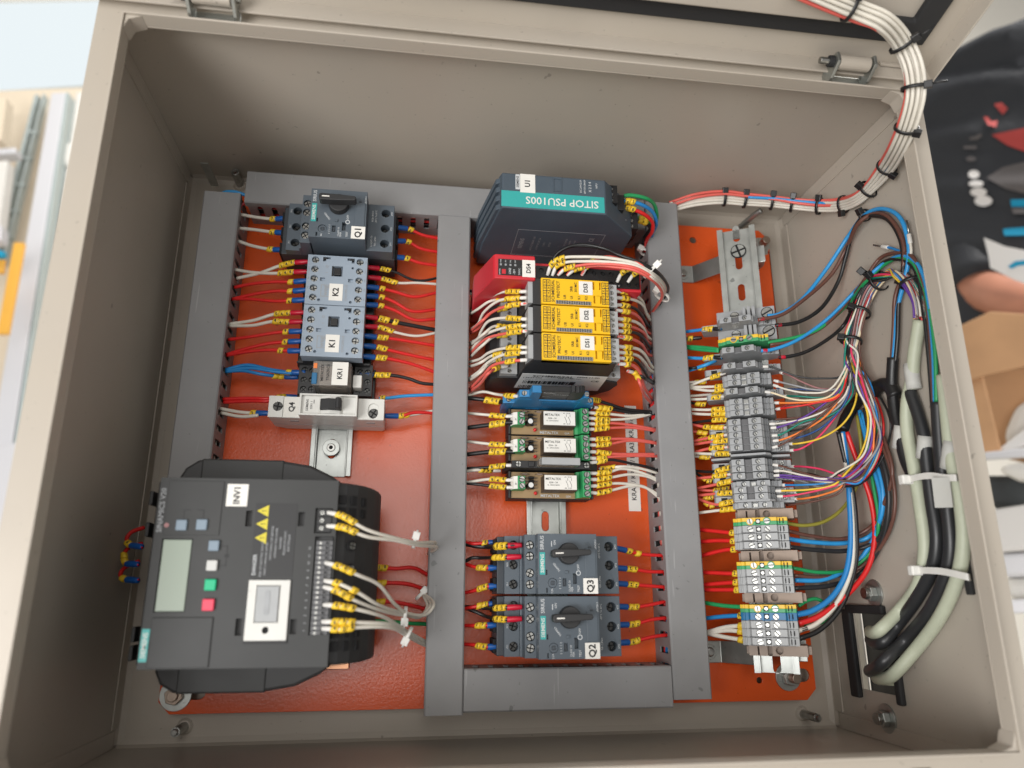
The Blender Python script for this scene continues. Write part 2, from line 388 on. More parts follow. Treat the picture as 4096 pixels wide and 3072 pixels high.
# ------------------------------------------------------------------ the door, opened a little past square
TH = math.radians(76.3)
door = bpy.data.objects.new('door', MB().prism(rect(-7, 612, 0, 515), -17, -15.5, 'z', ).mesh('door', 'paint')); COL.objects.link(door)
DM = Matrix(((1, 0, 0), (0, math.cos(TH), -math.sin(TH)), (0, math.sin(TH), math.cos(TH)))).to_4x4()
DO = Vector((0, 497, 230))
door.parent = cab; door.matrix_parent_inverse = WORLD(cab).inverted(); door.matrix_basis = Matrix.Translation(DO*S) @ DM
def dpart(mb, name, m='paint', bev=0, parent=None, smooth=False):
    return mb.build(name, m, parent or door, bev, smooth)
dpart(MB().prism(rect(-7, 612, 0, 515), -17, 0, 'z', holes=[rect(-5.5, 610.5, 1.5, 513.5)]), 'edge_flange', bev=0.4)
g0, g1 = 23.5, 42
dpart(MB().prism(rect(8, 591, g0, 492), -15.5, -9.5, 'z', holes=[rect(26, 573, g1, 474)]), 'gasket', 'gasket', 1.5)
dpart(MB().box(60, 521, 40, 58, -9, -1), 'stiffener_bar', 'paint', 1.0)
dpart(MB().box(570, 600, 2, 4, -15.5, -12), 'weld_bead', 'paint', 0.5)
def doorpt(k, x, y, n=0):
    dn = DM.to_3x3() @ Vector((0, 0, 1)); return hit(k, x, y, DO + dn*n, dn)
# hinges
for hx in (540, 76):
    hg = cpart(MB().box(hx-16, hx+16, H_-14, H_-3, DF+1.6, DF+3.2), 'hinge', 'zinc', 0.4)
    for sx in (-16, 13.6):
        put_c(MB().prism([(H_-14, DF+3.2), (H_-2, DF+3.2), (H_+3, DF+14), (H_+1, DF+24), (H_-7, DF+24), (H_-13, DF+12)], hx+sx, hx+sx+2.4, 'x'), 'hinge_cheek', 'zinc', hg, 0.4)
    put_c(MB().cyl((hx-12.5, H_-3, DF+18), 'x', 5.4, 25, 20), 'hinge_knuckle', 'paint', hg, 0.5)
    put_c(MB().cyl((hx-27, H_-3, DF+18), 'x', 2.6, 46, 12), 'hinge_pin', 'steel', hg, 0.4)
    put_c(MB().cyl((hx-20, H_-3, DF+18), 'x', 4.2, 4, 14), 'retaining_ring', 'gasket', hg, 0.4)

# ================================================================== mounting plate
ZP = 19.4
plate = thing('mounting_plate', 'orange painted steel mounting plate carrying all the devices', 'mounting plate', (306, 251, 17))
x0, x1, y0, y1, c_ = 33.5, 578.6, 25.3, 477, 9
pl = MB().prism([(x0+c_, y0), (x1-c_, y0), (x1, y0+c_), (x1, y1-c_), (x1-c_, y1), (x0+c_, y1), (x0, y1-c_), (x0, y0+c_)], ZP-2, ZP, 'z',
     holes=[slot(53, 41, 30, 11, 'x'), slot(561, 45.5, 26, 11, 'x'), circ(96, 44, 3.6), circ(497, 461, 3.6), circ(527, 42, 2.6), slot(566, 455, 26, 11, 'x')])
pl.build('plate_sheet', 'orange', plate, 0.4, absolute=True)
for (bx, by, wr) in ((46, 39.5, 12), (553, 44.5, 11.5), (568, 458, 10)):
    b_ = MB().cyl((bx, by, ZP), 'z', wr, 1.8, 26).build('washer', 'zinc', plate, 0.3, absolute=True)
    put_c(MB().cyl((bx, by, ZP+1.8), 'z', 7.2, 6.2, 6), 'nut', 'oldbolt' if bx < 100 else 'zinc', b_, 0.5)
    put_c(MB().cyl((bx, by, ZP+8), 'z', 4.1, 9 if bx > 100 else 3.5, 16), 'bolt_end', 'oldbolt', b_, 0.5)

# ================================================================== wiring ducts
ZD = 62.0
def duct(label, x0, x1, y0, y1, axis, walls, extra=None):
    t = thing('wiring_duct', label, 'wiring duct', ((x0+x1)/2, (y0+y1)/2, ZP), 'slotted grey wiring ducts')
    MB().box(x0+1.2, x1-1.2, y0+1.2 if axis == 'x' else y0, y1-1.2 if axis == 'x' else y1, ZP+0.1, ZP+1.6).build('base', 'ductin', t, absolute=True)
    # cover: a shallow U
    if axis == 'y':
        prof = [(x0-0.6, ZD-7), (x0-0.6, ZD-1.2), (x0+0.6, ZD), (x1-0.6, ZD), (x1+0.6, ZD-1.2), (x1+0.6, ZD-7), (x1-0.6, ZD-7), (x1-0.6, ZD-1.4), (x0+0.6, ZD-1.4), (x0+0.6, ZD-7)]
        MB().prism(prof, y0, y1, 'y').build('cover', 'duct', t, 0.3, absolute=True)
    else:
        prof = [(y0-0.6, ZD-7), (y0-0.6, ZD-1.2), (y0+0.6, ZD), (y1-0.6, ZD), (y1+0.6, ZD-1.2), (y1+0.6, ZD-7), (y1-0.6, ZD-7), (y1-0.6, ZD-1.4), (y0+0.6, ZD-1.4), (y0+0.6, ZD-7)]
        MB().prism(prof, x0, x1, 'x').build('cover', 'duct', t, 0.3, absolute=True)
    pitch, fw = 12.4, 7.6
    if axis == 'y': fm = MB().prism([(-fw/2, 12), (fw/2, 12), (fw/2, 31), (fw/2+1.6, 33), (fw/2+1.6, 37), (-fw/2-1.6, 37), (-fw/2-1.6, 33), (-fw/2, 31)], 0, 1.3, 'x')
    else: fm = MB().prism([(-fw/2, 12), (fw/2, 12), (fw/2, 31), (fw/2+1.6, 33), (fw/2+1.6, 37), (-fw/2-1.6, 37), (-fw/2-1.6, 33), (-fw/2, 31)], 0, 1.3, 'y')
    fme = fm.mesh('finger', 'duct')
    for wv, full in walls:
        if axis == 'y': MB().box(wv, wv+1.3, y0, y1, ZP+0.1, ZP+(12 if full else 38)).build('wall_foot', 'duct', t, absolute=True)
        else: MB().box(x0, x1, wv, wv+1.3, ZP+0.1, ZP+(12 if full else 38)).build('wall_foot', 'duct', t, absolute=True)
        if not full: continue
        a0, a1 = (y0, y1) if axis == 'y' else (x0, x1)
        n = int((a1-a0-4)/pitch)
        for i in range(n+1):
            o = put('finger', fme, t, absolute=True)
            o.matrix_parent_inverse = WORLD(t).inverted()
            q = a0 + 5 + i*pitch
            o.location = Vector((wv, q, ZP) if axis == 'y' else (q, wv, ZP))*S
    return t
dl = duct('grey slotted wiring duct running down the cabinet side beside Q1 and the inverter', 32.3, 62.3, 62, 454.5, 'y', ((33, False), (60.4, True)))
dt = duct('grey wiring duct lying across under the hinge side, above Q1', 66.5, 432, 446.8, 477, 'x', ((447.6, True), (474.8, False)))
dm = duct('grey wiring duct between the contactor column and the yellow safety relays', 237.4, 265.8, 26, 446, 'y', ((238, True), (263.8, False)))
dr = duct('long grey wiring duct between the safety relays and the terminal strip', 434.2, 465, 33.5, 476, 'y', ((434.8, True), (462.9, False)))
db = duct('short grey wiring duct below motor starter Q2', 266.6, 432.8, 28.3, 58.4, 'x', ((29, False), (57, True)))

# ================================================================== DIN rails
def rail_mesh(L, y_slots, tiltless=True):
    b = MB(); xs = [(-17.5, -13.5), (13.5, 17.5)]
    # hat profile: two wings and a trough with slots
    for a, c in xs: b.prism([(a, 7.5), (c, 7.5), (c, 6.3), (a, 6.3)], 0, L, 'y')
    for sx in (-1, 1): b.prism([(sx*13.5, 7.5), (sx*12.3, 7.5), (sx*12.3, 0.3), (sx*13.5, 0.3)], 0, L, 'y')
    b.prism(rect(-12.3, 12.3, 0, L), 0.3, 1.5, 'z', holes=[slot(0, ys, 17, 6.3) for ys in y_slots])
    return b
def rail(label, x, ya, yb, z, slots, rot=None):
    t = thing('din_rail', label, 'rail', (x, ya, z), rot=rot)
    rail_mesh(yb-ya, [s_-ya for s_ in slots]).build('rail_body', 'zinc', t, 0.35)
    return t
rl = rail('galvanised rail carrying Q1, the contactors and breaker Q4', 151.8, 211.5, 440, ZP, (236,))
o = MB().cyl((0, 24.2, 7.0), 'z', 7.2, 1.6, 26).build('washer', 'zinc', rl, 0.3); MB().cyl((0, 24.2, 8.6), 'z', 3.8, 0.9, 16, 3.3).build('rivet_head', 'steel', o, 0.2); MB().cyl((0, 24.2, 9.4), 'z', 1.7, 0.3, 12).build('rivet_bore', 'hole', o)
rm = rail('galvanised rail carrying the power supply, safety relays and motor starters', 339.6, 64, 452, ZP, (176,))
# ================================================================== devices
ZB = 20.0     # devices' local z is counted from here
def pocket(b, x0, x1, y0, y1, z0, z1, holes, depth): return b.prism(rect(x0, x1, y0, y1), z0, z1, 'z', holes=holes, depth=depth)

# ---------------------------------------------------------------- rotary motor starters Q1, Q2, Q3
def motor_starter(code, x, y, dial_txt, amp, dk):
    t = thing('motor_starter', f'dark blue-grey rotary motor starter with white label {code}', 'motor starter', (x, y, ZB), 'rotary motor starters')
    Y = 22.3
    MB().box(-50, 47, -Y, Y, 7.4, 44).build('base', 'sirius_dark', t, 0.6)
    for sx, ex in ((-52.5, -50), (47, 49)):
        for yy in (-15, 0, 15): MB().box(sx, ex, yy-5.2, yy+5.2, 16, 40).build('terminal_mouth', 'hole', t, 0.5)
    h1 = [circ(-37.8, yy, 3.7, 16) for yy in (15.2, 0, -15)]
    b1 = pocket(MB(), -45, -33.4, -Y, Y, 44, 52, h1, 7).build('terminal_block', 'sirius', t, 0.5)
    for yy in (15.2, 0, -15): screw(-37.8, yy, 46.4, 2.9, b1, 'cross', 'darkmetal')
    MB().box(-33.4, -31.4, -Y, Y, 44, 57).build('step', 'sirius', t, 0.4)
    h2 = [circ(-27.2, yy, 3.4, 16) for yy in (14.4, 5.9, -6.8, -15.3)]
    b2 = pocket(MB(), -31.4, -21.6, -Y, Y, 44, 68, h2, 4).build('auxiliary_block', 'sirius', t, 0.5)
    for yy in (14.4, 5.9, -6.8, -15.3): screw(-27.2, yy, 66.4, 2.6, b2)
    fr_h = [rect(3.8, 7, -15.2, -7.4), circ(-11.9, -14.4, 3.7, 18), rect(-17.2, -16, -8.4, -4.8), rect(-17, -15.8, -21.5, -18), rect(-4.2, -1.4, -16.8, -11)]
    fr_ = pocket(MB(), -23, 23.1, -Y, Y, 44, 80, fr_h, [5, 1.4, 3, 3, 2.5]).build('front_cover', 'sirius', t, 0.8)
    dz = MB().cyl((-11.9, -14.4, 78.6), 'z', 3.3, 1.0, 18).build('current_dial', 'sirius', t, 0.2); screw(-11.9, -14.4, 79.8, 1.7, dz, 'cross', 'sirius_dark', 'dial_slot')
    MB().box(-3.6, -2, -15.8, -12, 78, 79.2).build('release_tab', 'sirius_dark', t)
    MB().box(-2.2, 0.2, -7.6, -5.4, 80, 81.2).build('window_tab', 'sirius', t, 0.2)
    MB().box(13.6, 21.9, -9.9, 11.6, 80, 80.7).build('hinged_flap', 'sirius', t, 0.3)
    MB().box(16.5, 18.5, 11.6, 12.8, 80, 81).build('flap_catch', 'sirius_dark', t)
    k = MB().cyl((0, 0, 80), 'z', 8.3, 6.5, 30, 7.8).build('knob', 'softblack', t, 0.6)
    k.location = Vector((0.3, 7.3, 0))*S; k.rotation_euler = (0, 0, math.radians(dk))
    MB().prism([(-14.6, -2.4), (-13, -3.0), (2, -2.6), (14.2, -1.9), (15.2, 0), (14.2, 1.9), (2, 2.6), (-13, 3.0), (-14.6, 2.4), (-15.2, 0)], 86.5, 95, 'z').build('knob_grip', 'softblack', k, 1.1)
    MB().box(-12.5, -6.5, -0.45, 0.45, 95, 95.35).build('pointer_mark', 'sticker', k)
    sg = MB().box(-21.7, -17.6, -8.3, 8.3, 80, 80.35).build('brand_plate', 'teal', t); text('SIEMENS', -19.6, 0, 80.5, 3.7, 'white', sg, 90)
    text('SIRIUS', -19.7, 15.4, 80.2, 3.9, 'print', t, 90)
    text('ON', -9.8, 15.6, 80.2, 2.4, 'print', t, 90); MB().box(-12.6, -12.0, 12.6, 16.6, 80.02, 80.2).build('on_mark', 'print', t)
    text('OFF', 8.2, -2.6, 80.2, 2.4, 'print', t, 90)
    MB().prism(circ(8.2, -7.0, 1.9, 18), 80.02, 80.2, 'z', holes=[circ(8.2, -7.0, 1.3, 18)]).build('off_mark', 'print', t)
    text('TRIPPED', -8.6, -2.8, 80.2, 2.1, 'print', t, 128)
    text('CLASS 10', 1.2, -16.6, 80.2, 2.0, 'print', t, 90); text(amp, 4.4 if False else 3.0, -19, 80.2, 2.2, 'print', t, 90)
    text('TEST', 8.2, -18.4, 80.2, 2.3, 'print', t, 90); text(dial_txt, -12.4, -20.2, 80.2, 1.9, 'print', t, 90)
    for a in range(5): MB().box(-7.0, -5.6, -18.5+a*1.9, -18.2+a*1.9, 80.02, 80.15).build('dial_tick', 'print', t)
    text('3RV2011', 22.2, 14.5, 80.2, 2.0, 'print', t, 90); 
    h3 = [circ(38.3, yy, 3.8, 16) for yy in (14, -0.6, -15)]
    b3 = pocket(MB(), 23.1, 45.5, -Y, Y, 44, 60, h3, 9).build('terminal_block', 'sirius', t, 0.5)
    for yy in (14, -0.6, -15): screw(38.3, yy, 52.2, 3.0, b3, 'cross', 'darkmetal')
    for i, s_ in enumerate(('IECEx BVS14', '-20\u00b0C Ta 60\u00b0C')): text(s_, 27.2+i*2.9, 10.5, 60.25, 2.0, 'print', b3, 90)
    for i, s_ in enumerate(('L1-L3/T1-T3', '0,8..1,2Nm')): text(s_, 27.2+i*2.9, -13.2, 60.25, 2.0, 'print', b3, 90)
    for i, s_ in enumerate(('6/T3', '4/T2', '2/T1')): text(s_, 43.6, 14-14.5*i, 60.25, 1.8, 'print', b3, 90)
    for i, s_ in enumerate(('5/L3', '3/L2', '1/L1')): text(s_, -42.8, 15-15*i, 52.25, 1.8, 'print', b1, 90)
    sticker(code, 11.6, 23.0, -22.2, -10.9, 80.75, t, 7.2)
    return t
motor_starter('Q3', 341.6, 136.8, '3.2A', '42A', 2)
motor_starter('Q2', 341.6, 90.4, '3.2A', '42A', 2)
motor_starter('Q1', 152.3, 420.0, '8A', '104A', 0)

# ---------------------------------------------------------------- contactors K2, K1
def contactor(code, x, y):
    t = thing('contactor', f'pale blue-grey contactor with white label {code}', 'contactor', (x, y, ZB), 'contactors')
    Y = 22.4
    MB().box(-31, 31, -Y, Y, 7.4, 30).build('base', 'black', t, 0.7)
    MB().box(-24.7, 24.7, -Y, Y, 30, 46).build('body', 'black', t, 0.4)
    for sx in (-1, 1):
        for i in range(6):
            yy = -Y+0.8 + i*8.64; MB().box(min(sx*24.7, sx*30), max(sx*24.7, sx*30), yy-0.7, yy+0.7, 30, 40).build('barrier_rib', 'softblack', t)
    ys = (18, 9.4, 0.9, -7.6, -16.1); H = []; 
    H += [circ(-18.4, q, 3.1, 16) for q in ys] + [circ(18.6, q, 3.1, 16) for q in ys]
    nh = len(H)
    H += [rect(-4.4, 4.6, 3.6, 13), rect(-13.6, -9.4, -1.2, 2), rect(9.6, 13.6, -1.2, 2), circ(-13.4, -18.3, 1.3, 10), circ(12.6, -19.2, 1.3, 10), circ(12.8, 12, 1.1, 10)]
    H += [[(-12.2, 16.8), (-9.6, 16.8), (-9.6, 19), (-6, 19), (-6, 21), (-12.2, 21)][::1], [(8, 21), (8, 18.6), (11.6, 18.6), (11.6, 16.4), (14, 16.4), (14, 21)]]
    fc = pocket(MB(), -24.7, 24.7, -Y, Y, 46, 59.5, H, [5]*nh + [4, 2.5, 2.5, 3, 3, 3, 3.5, 3.5]).build('front_cover', 'contactor', t, 0.4)
    for q in ys:
        for sx in (-18.4, 18.6): screw(sx, q, 56.4, 2.6, fc)
    MB().box(-2.6, 3.2, 5.2, 11.6, 55.5, 59.2).build('position_slider', 'black', t, 0.4)
    MB().box(-4.4, -3.4, 3.6, 13, 55.5, 58.6).build('slider_frame', 'softblack', t)
    for sx, w in ((-10.8, 4), (11.6, 4)): MB().box(sx-w/2+0.4, sx+w/2-0.2, 19.2, 20.8, 55.9, 58.9).build('latch', 'black', t, 0.2)
    lg = MB().prism(rect(-12.4, -5.2, -15.2, -4.4), 59.5, 59.62, 'z', holes=[rect(-11.8, -5.2, -14.6, -5)]).build('brand_frame', 'inkgrey', t)
    text('weg', -8.5, -9.8, 59.75, 5.6, 'inkgrey', lg, 90)
    text('O', -8.4, 12.2, 59.7, 3.2, 'inkgrey', t, 90); text('I', -8.4, 6.6, 59.7, 3.2, 'inkgrey', t, 90)
    text('CWC090.1E', 9.2 if False else 8.6, -11, 59.7, 2.8, 'inkgrey', t, 90)
    for sx in (-1, 1):
        for q, s_ in zip(ys, ('A1+', '21NC', '5L3', '3L2', '1L1') if sx < 0 else ('A2-', '22NC', '6T3', '4T2', '2T1')): text(s_, -23.2 if sx < 0 else 23.4, q, 59.7, 1.5, 'inkgrey', t, 90)
    sticker(code, -5.4, 5.8, -18.4, -3.2, 59.6, t, 6.8)
    return t
contactor('K2', 152.4, 368.8); contactor('K1', 152.4, 323.4)

# ---------------------------------------------------------------- plug-in relay KR1
t = thing('plug_in_relay', 'clear plug-in relay in a black socket with white label KR1', 'relay', (153, 288, ZB))
MB().box(-31, 34, -12.5, 15, 7.4, 22).build('socket_base', 'black', t, 0.7)
for sx0, sx1 in ((-29, -14), (17, 32)):
    xs = [sx0+4.5, sx0+11]
    hb = pocket(MB(), sx0, sx1, -12.5, 15, 22, 34, [circ(q, yy, 2.6, 14) for q in xs for yy in (-8, 0, 8.5)], 5).build('socket_terminal_block', 'black', t, 0.4)
    for q in xs:
        for yy in (-8, 0, 8.5): screw(q, yy, 31.8, 2.2, hb, m='darkmetal')
MB().box(-13.6, 16, -10.5, 11, 22, 30).build('coil_frame', 'brownrelay', t, 0.5)
MB().box(-10, 12, -8, 8, 30, 48).build('coil', 'beigeterm', t, 2)
MB().prism([(-15.4, 22), (16.4, 22), (15.6, 52), (13.2, 55.5), (-15.2, 55.5)], -10.3, 10.4, 'y').build('clear_cap', 'clear', t, 1.2)
MB().box(16.6, 24, -8, 3, 26, 44).build('retaining_clip', 'whiteplastic', t, 0.8)
MB().box(-15.2, -11, -9.5, 0, 55.5, 57).build('test_lever', 'tblue', t, 0.5); MB().box(-14.4, -11.6, 4, 8.4, 55.55, 56).build('indicator_flag', 'w_orange', t)
text('METALTEX', -7.2, 0.5, 55.9, 2.9, 'ink', t, 90); text('TNA2RC3', -2.6, 0.8, 55.9, 3.2, 'ink', t, 90)
sticker('KR1', 0.6, 13.4, -9.6, 9.9, 55.7, t, 5.6)

# ---------------------------------------------------------------- circuit breaker Q4
t = thing('circuit_breaker', 'white single pole circuit breaker labelled Q4', 'circuit breaker', (150.3, 261, ZB))
MB().prism([(-46.5, 3), (46.5, 3), (46.5, 50), (44.5, 50), (44.5, 44), (46.5, 44), (46.5, 46.2), (-46, 46.2), (-46, 12), (-38, 5)][:0] or [(-46, 46), (-46, 12), (-37, 4), (44, 4), (46.5, 8), (46.5, 46)], -8.9, 8.9, 'y').build('body', 'whiteplastic', t, 0.7)
nose = pocket(MB(), -20.5, 25, -8.9, 8.9, 46, 58, [rect(-19, 23.6, -7.6, 7.6)], 3.2).build('nose', 'whiteplastic', t, 0.6)
MB().prism([(-4, 54.6), (13, 54.6), (13, 66), (10.2, 67.5), (8.4, 66), (8.4, 61.5), (3, 62.6), (-4, 60)], -4.6, 4.6, 'y').build('toggle', 'softblack', t, 0.8)
MB().prism([(-5.4, 54.8), (14, 54.8), (12, 57.6), (4, 59.6), (-3, 57.6)], -7.4, 7.4, 'y').build('toggle_guard', 'whiteplastic', t, 0.5)
text('SIEMENS', -14.5, 0, 55.0, 2.6, 'ink', t, 90); text('5SX1 1', -11.2, 0.2, 55.0, 2.3, 'ink', t, 90); MB().box(-9.6, -9.1, 1.5, 4.6, 54.82, 55).build('position_mark', 'ink', t)
tl = pocket(MB(), -46, -34.5, -8.9, 8.9, 46, 47.2, [circ(-38.6, 0, 3.9, 18)], 1.15).build('terminal_cap', 'whiteplastic', t, 0.3); screw(-38.6, 0, 47.0, 3.4, tl, 'cross', 'darkmetal')
tr_ = pocket(MB(), 25.2, 46.4, -8.9, 8.9, 46, 47.2, [slot(37.5, -1.5, 13, 8.4, 'y')], 1.15).build('terminal_cap', 'whiteplastic', t, 0.3); screw(38, -3.4, 47.0, 3.4, tr_, 'cross', 'darkmetal')
sticker('Q4', -34.3, -21.2, -8.6, 8.6, 46.05, t, 6.2)
for q in (-30, 32): MB().box(q, q+7, -9.15, -8.85, 33, 36).build('side_notch', 'inkgrey', t)
MB().box(-45, 46, -9.05, -8.88, 22, 22.5).build('housing_seam', 'inkgrey', t)

# ---------------------------------------------------------------- inverter INV1
t = thing('inverter', 'large dark grey inverter with display, keypad and white label INV1', 'inverter', (117, 128.5, ZP))
def V(x, y): return x-117, y-128.5
zf = 165-ZP
MB().prism([(-49, -77.4), (12, -77.2), (30, -74.5), (46, -67), (60, -56), (66, -46), (66, 50), (60, 60), (46, 70), (30, 77.5), (11, 80.4), (-49, 80.4), (-58, 74), (-62, 66), (-62, -64), (-58, -72)], 2, 92, 'z').build('heatsink_housing', 'inverter_dark', t, 2.5)
for y0, y1 in ((60, 80.9), (-77.9, -59)): MB().box(-47, 11, y0, y1, 40, 92.6).build('lit_facet', 'inverter', t, 1.2)  # facets in front-cover grey paint the light on the hump's flat middle
MB().prism([(-78, 62), (-74, 86), (-68, 108), (-61, zf-12), (-55, zf-4), (54, zf-4), (61, zf-7.5), (68, zf-14), (74, zf-23), (78.5, zf-35), (81, 98), (82, 84), (80, 30), (-76, 30)], -57.2, 58.6, 'y').build('housing', 'inverter_dark', t, 2)
for yy in (-52, -40, 30, 52): MB().box(-80, -77.4, yy-5, yy+5, 62, 92).build('cover_catch', 'inverter_dark', t, 0.8)
fh = []
for (a, b_, w, h) in ((117.4, 161.8, 4, 10), (150.4, 161.8, 4, 9), (117.5, 95, 4, 10), (150.5, 95, 4, 9)):
    q = V(a, b_); fh.append(rect(q[0]-w/2, q[0]+w/2, q[1]-h/2, q[1]+h/2))
fh.append(rect(*(V(66, 0)[0], V(84.4, 0)[0]), V(0, 104)[1], V(0, 148.6)[1]))
fh.append(rect(V(159, 0)[0], 53.2, V(0, 152.8)[1], V(0, 169)[1])); fh.append(rect(V(160, 0)[0], 55.2, V(0, 89.8)[1], V(0, 150.8)[1]))
fr_ = pocket(MB(), -56.5, 56, -57.6, 59, zf-8, zf, fh, [6, 6, 6, 6, 1.6, 6, 6]).build('front_cover', 'inverter', t, 1.2)
MB().box(-50.4, -33.2, -24, 19.6, zf-1.5, zf-0.5).build('display', 'lcd', fr_, 0.4)
MB().box(-51, -17, 22.5, 57, zf, zf+0.5).build('keypad_field', 'inverter', t, 0.3); MB().box(-51, -15, -57, -27.5, zf, zf+0.9).build('blank_field', 'inverter', t, 0.4)
for (bx, by, m, w) in ((76.8, 157.1, 'btn_blue', 3.4), (89.1, 157.5, 'btn_blue', 3.4), (97.9, 144.4, 'btn_blue', 3.3), (98, 132.2, 'btn_white', 3.3), (98.3, 120.4, 'btn_green', 3.5), (98.3, 108.4, 'btn_red', 3.6)):
    q = V(bx, by); MB().box(q[0]-w, q[0]+w, q[1]-w, q[1]+w, zf, zf+2.2).build('button', m, t, 0.7)
MB().prism(rect(*V(68, 0)[:1]*1, 0, 0, 0) if False else circ(-49.4, 28.5, 1.5, 12), zf, zf+0.7, 'z').build('status_lamp', 'mauve' if False else 'w_mauve', t)
for pts in ((rect(-40, -39.5, 33, 38)), (rect(-28, -27.5, 33, 38)), (rect(-40, -35.5, 38, 38.5)), (rect(-32, -27.5, 38, 38.5)), (rect(-15, -11, 15.5, 16)), (rect(-11.3, -10.8, 11.5, 16)), (rect(-15, -11, 3.5, 4)), (rect(-11.3, -10.8, 3.5, 8)), circ(-11, 9.7, 1.5, 10)):
    MB().prism(pts, zf+0.5 if pts[0][0] < -20 else zf, (zf+0.5 if pts[0][0] < -20 else zf)+0.12, 'z').build('key_link_mark', 'ink', t)
text('SINAMICS V20', -53.6, 38, zf+0.3, 4.5, 'inkgrey', t, 90)
sg = MB().box(-56, -51.4, -53.2, -34.2, zf, zf+0.35).build('brand_plate', 'teal', t); text('SIEMENS', -53.6, -43.7, zf+0.5, 4.0, 'white', sg, 90)
wl = MB().box(4.2, 30.4, -3.2, 43.2, zf, zf+0.25).build('warning_label', 'softblack', t)
mat('warnyellow', (0.62, 0.52, 0.03), 0.5)
for yy in (38.3, 29.9, 21.1):
    tr = MB().prism([(4.8, yy-4), (12.2, yy-4)][:0] or [(12.4, yy-3.8), (12.4, yy+3.8), (5.2, yy)], zf+0.25, zf+0.4, 'z').build('warning_triangle', 'warnyellow', wl); text('!', 9.8, yy, zf+0.5, 4.4, 'ink', tr, 90)
text('DANGER', 6.6, 4.2, zf+0.4, 3.2, 'print', wl, 90)
for i, s_ in enumerate(('RISK OF ELECTRIC SHOCK', 'WAIT 5 MINUTES AFTER', 'SWITCHING OFF BEFORE', 'OPENING THE COVER', 'DANGER', 'RISQUE DE CHOC', 'ELECTRIQUE')):
    text(s_, 11.2+i*2.6 if i > 3 else 14.6+i*2.5 - 4.6 if False else 10.6+i*2.7, 8 if i < 2 else 18, zf+0.4, 1.9, 'inkgrey', wl, 90, align='CENTER')
cdp = pocket(MB(), 4.4, 29.9, -41.6, -5.2, zf, zf+1.6, [circ(17, -35.5, 2.2, 14), rect(9.4, 24, -31, -8.4)], 1.4).build('card_cover', 'whiteplastic', t, 0.6)
MB().cyl((17, -35.5, zf+0.21), 'z', 2.15, 0.1, 14).build('cover_hole', 'hole', cdp); MB().box(9.9, 23.5, -30.5, -8.9, zf+0.2, zf+2.2).build('card_slot_block', 'grey', cdp, 0.4); MB().prism(slot(16.6, -19, 15, 3.2), zf+2.2, zf+2.5, 'z').build('slot_rim', 'greyterm', cdp)  # black disc paints the shade inside the shallow cover hole
MB().box(4, 30.4, -43.4, -41.6, zf, zf+1).build('cover_gap_shade', 'ink', t)  # dark strip paints the shade along the card cover's edge
for i in range(19):
    yy = -37.6 + i*3.1; c1 = pocket(MB(), 44, 54.4, yy-1.35, yy+1.35, zf-6, zf-1.0, [circ(46.6, yy, 0.95, 8), rect(50, 52.6, yy-0.8, yy+0.8)], 2).build('terminal_cell', 'greydark', t)
    screw(46.6, yy, zf-1.2, 0.8, c1, 'slot')
for i in range(3): c1 = pocket(MB(), 43.5, 52.4, 25.4+i*5, 30+i*5, zf-6, zf-1.2, [circ(46.4, 27.7+i*5, 1.6, 10)], 2).build('terminal_cell', 'softblack', t); screw(46.4, 27.7+i*5, zf-1.4, 1.3, c1)
for i in range(12): text(str(i+1), 40.2, -36+i*4.6, zf+0.2, 2.2, 'inkgrey', t, 90)
for (xx, zz) in ((68.5, zf-15.5), (76.5, 108)):                      # cooling slots on the rounded end
    pass
for sy in (1, -1):
    for i, (xx, zz, w) in enumerate(((58.2, zf-6.2, 5.2), (65.0, zf-11.2, 4.4), (71.4, zf-19.2, 3.4))):
        for k in range(2):
            yc = sy*(47 if sy > 0 else 46) - sy*k*8
            o = MB().box(-w/2, w/2, -2.9, 2.9, -1.2, 1.5).build('vent_slot', 'hole', t, 0.3); o.location = Vector((xx, yc, zz))*S
            o.rotation_euler = (0, math.radians((27, 43, 56)[i]), 0)
for yy in (17, 2, -13):
    o = MB().cyl((0, 0, 0), 'z', 3.6, 1.2, 16).build('side_screw', 'hole', t, 0.3); o.location = Vector((65.6, yy, zf-10.4))*S; o.rotation_euler = (0, math.radians(43), 0); screw(0, 0, 1.4, 2.3, o)
sticker('INV1', -14.8, -1.6, 41, 55.4, zf+0.05, t, 5.6)
MB().box(42, 60, -72, -60, 3, 5).build('earth_lug', 'copper', t, 0.5); MB().box(-70, -58, -62, -48, 3, 4.4).build('mounting_foot', 'zinc', t, 0.3)

# ---------------------------------------------------------------- power supply U1
t = thing('power_supply', 'slate blue power supply with teal stripe and white label U1', 'power supply', (340, 433, ZP))
X = lambda x: x-340
zt = 135-ZP
prof = [(X(275), 8), (X(276), 48), (X(284.2), zt-6), (X(286), zt), (X(373), zt), (X(377), zt-4), (X(406), zt-35), (X(406.4), 30), (X(398), 8)]
MB().prism(prof, -16, 16.3, 'y').build('housing', 'psu', t, 1.0)
for i in range(4):                                                  # cooling fins on the sloped end
    yy = -12.5 + i*8; MB().prism([(X(271.5), 16), (X(273), 50), (X(281.6), zt-7), (X(285), zt-4), (X(278), 16)], yy-2.3, yy+2.3, 'y').build('cooling_fin', 'psu', t, 0.6)
st = MB().box(X(285.3), X(371.8), -14.8, -0.4, zt, zt+0.3).build('stripe', 'teal', t); text('SITOP PSU100S', X(336), -7.6, zt+0.45, 9.4, 'white', st, 180)
MB().box(X(297), X(300.6), 1.5, 15.3, zt, zt+0.25).build('brand_plate', 'print', t); text('SIEMENS', X(298.8), 8.4, zt+0.4, 2.9, 'ink', t, 90)
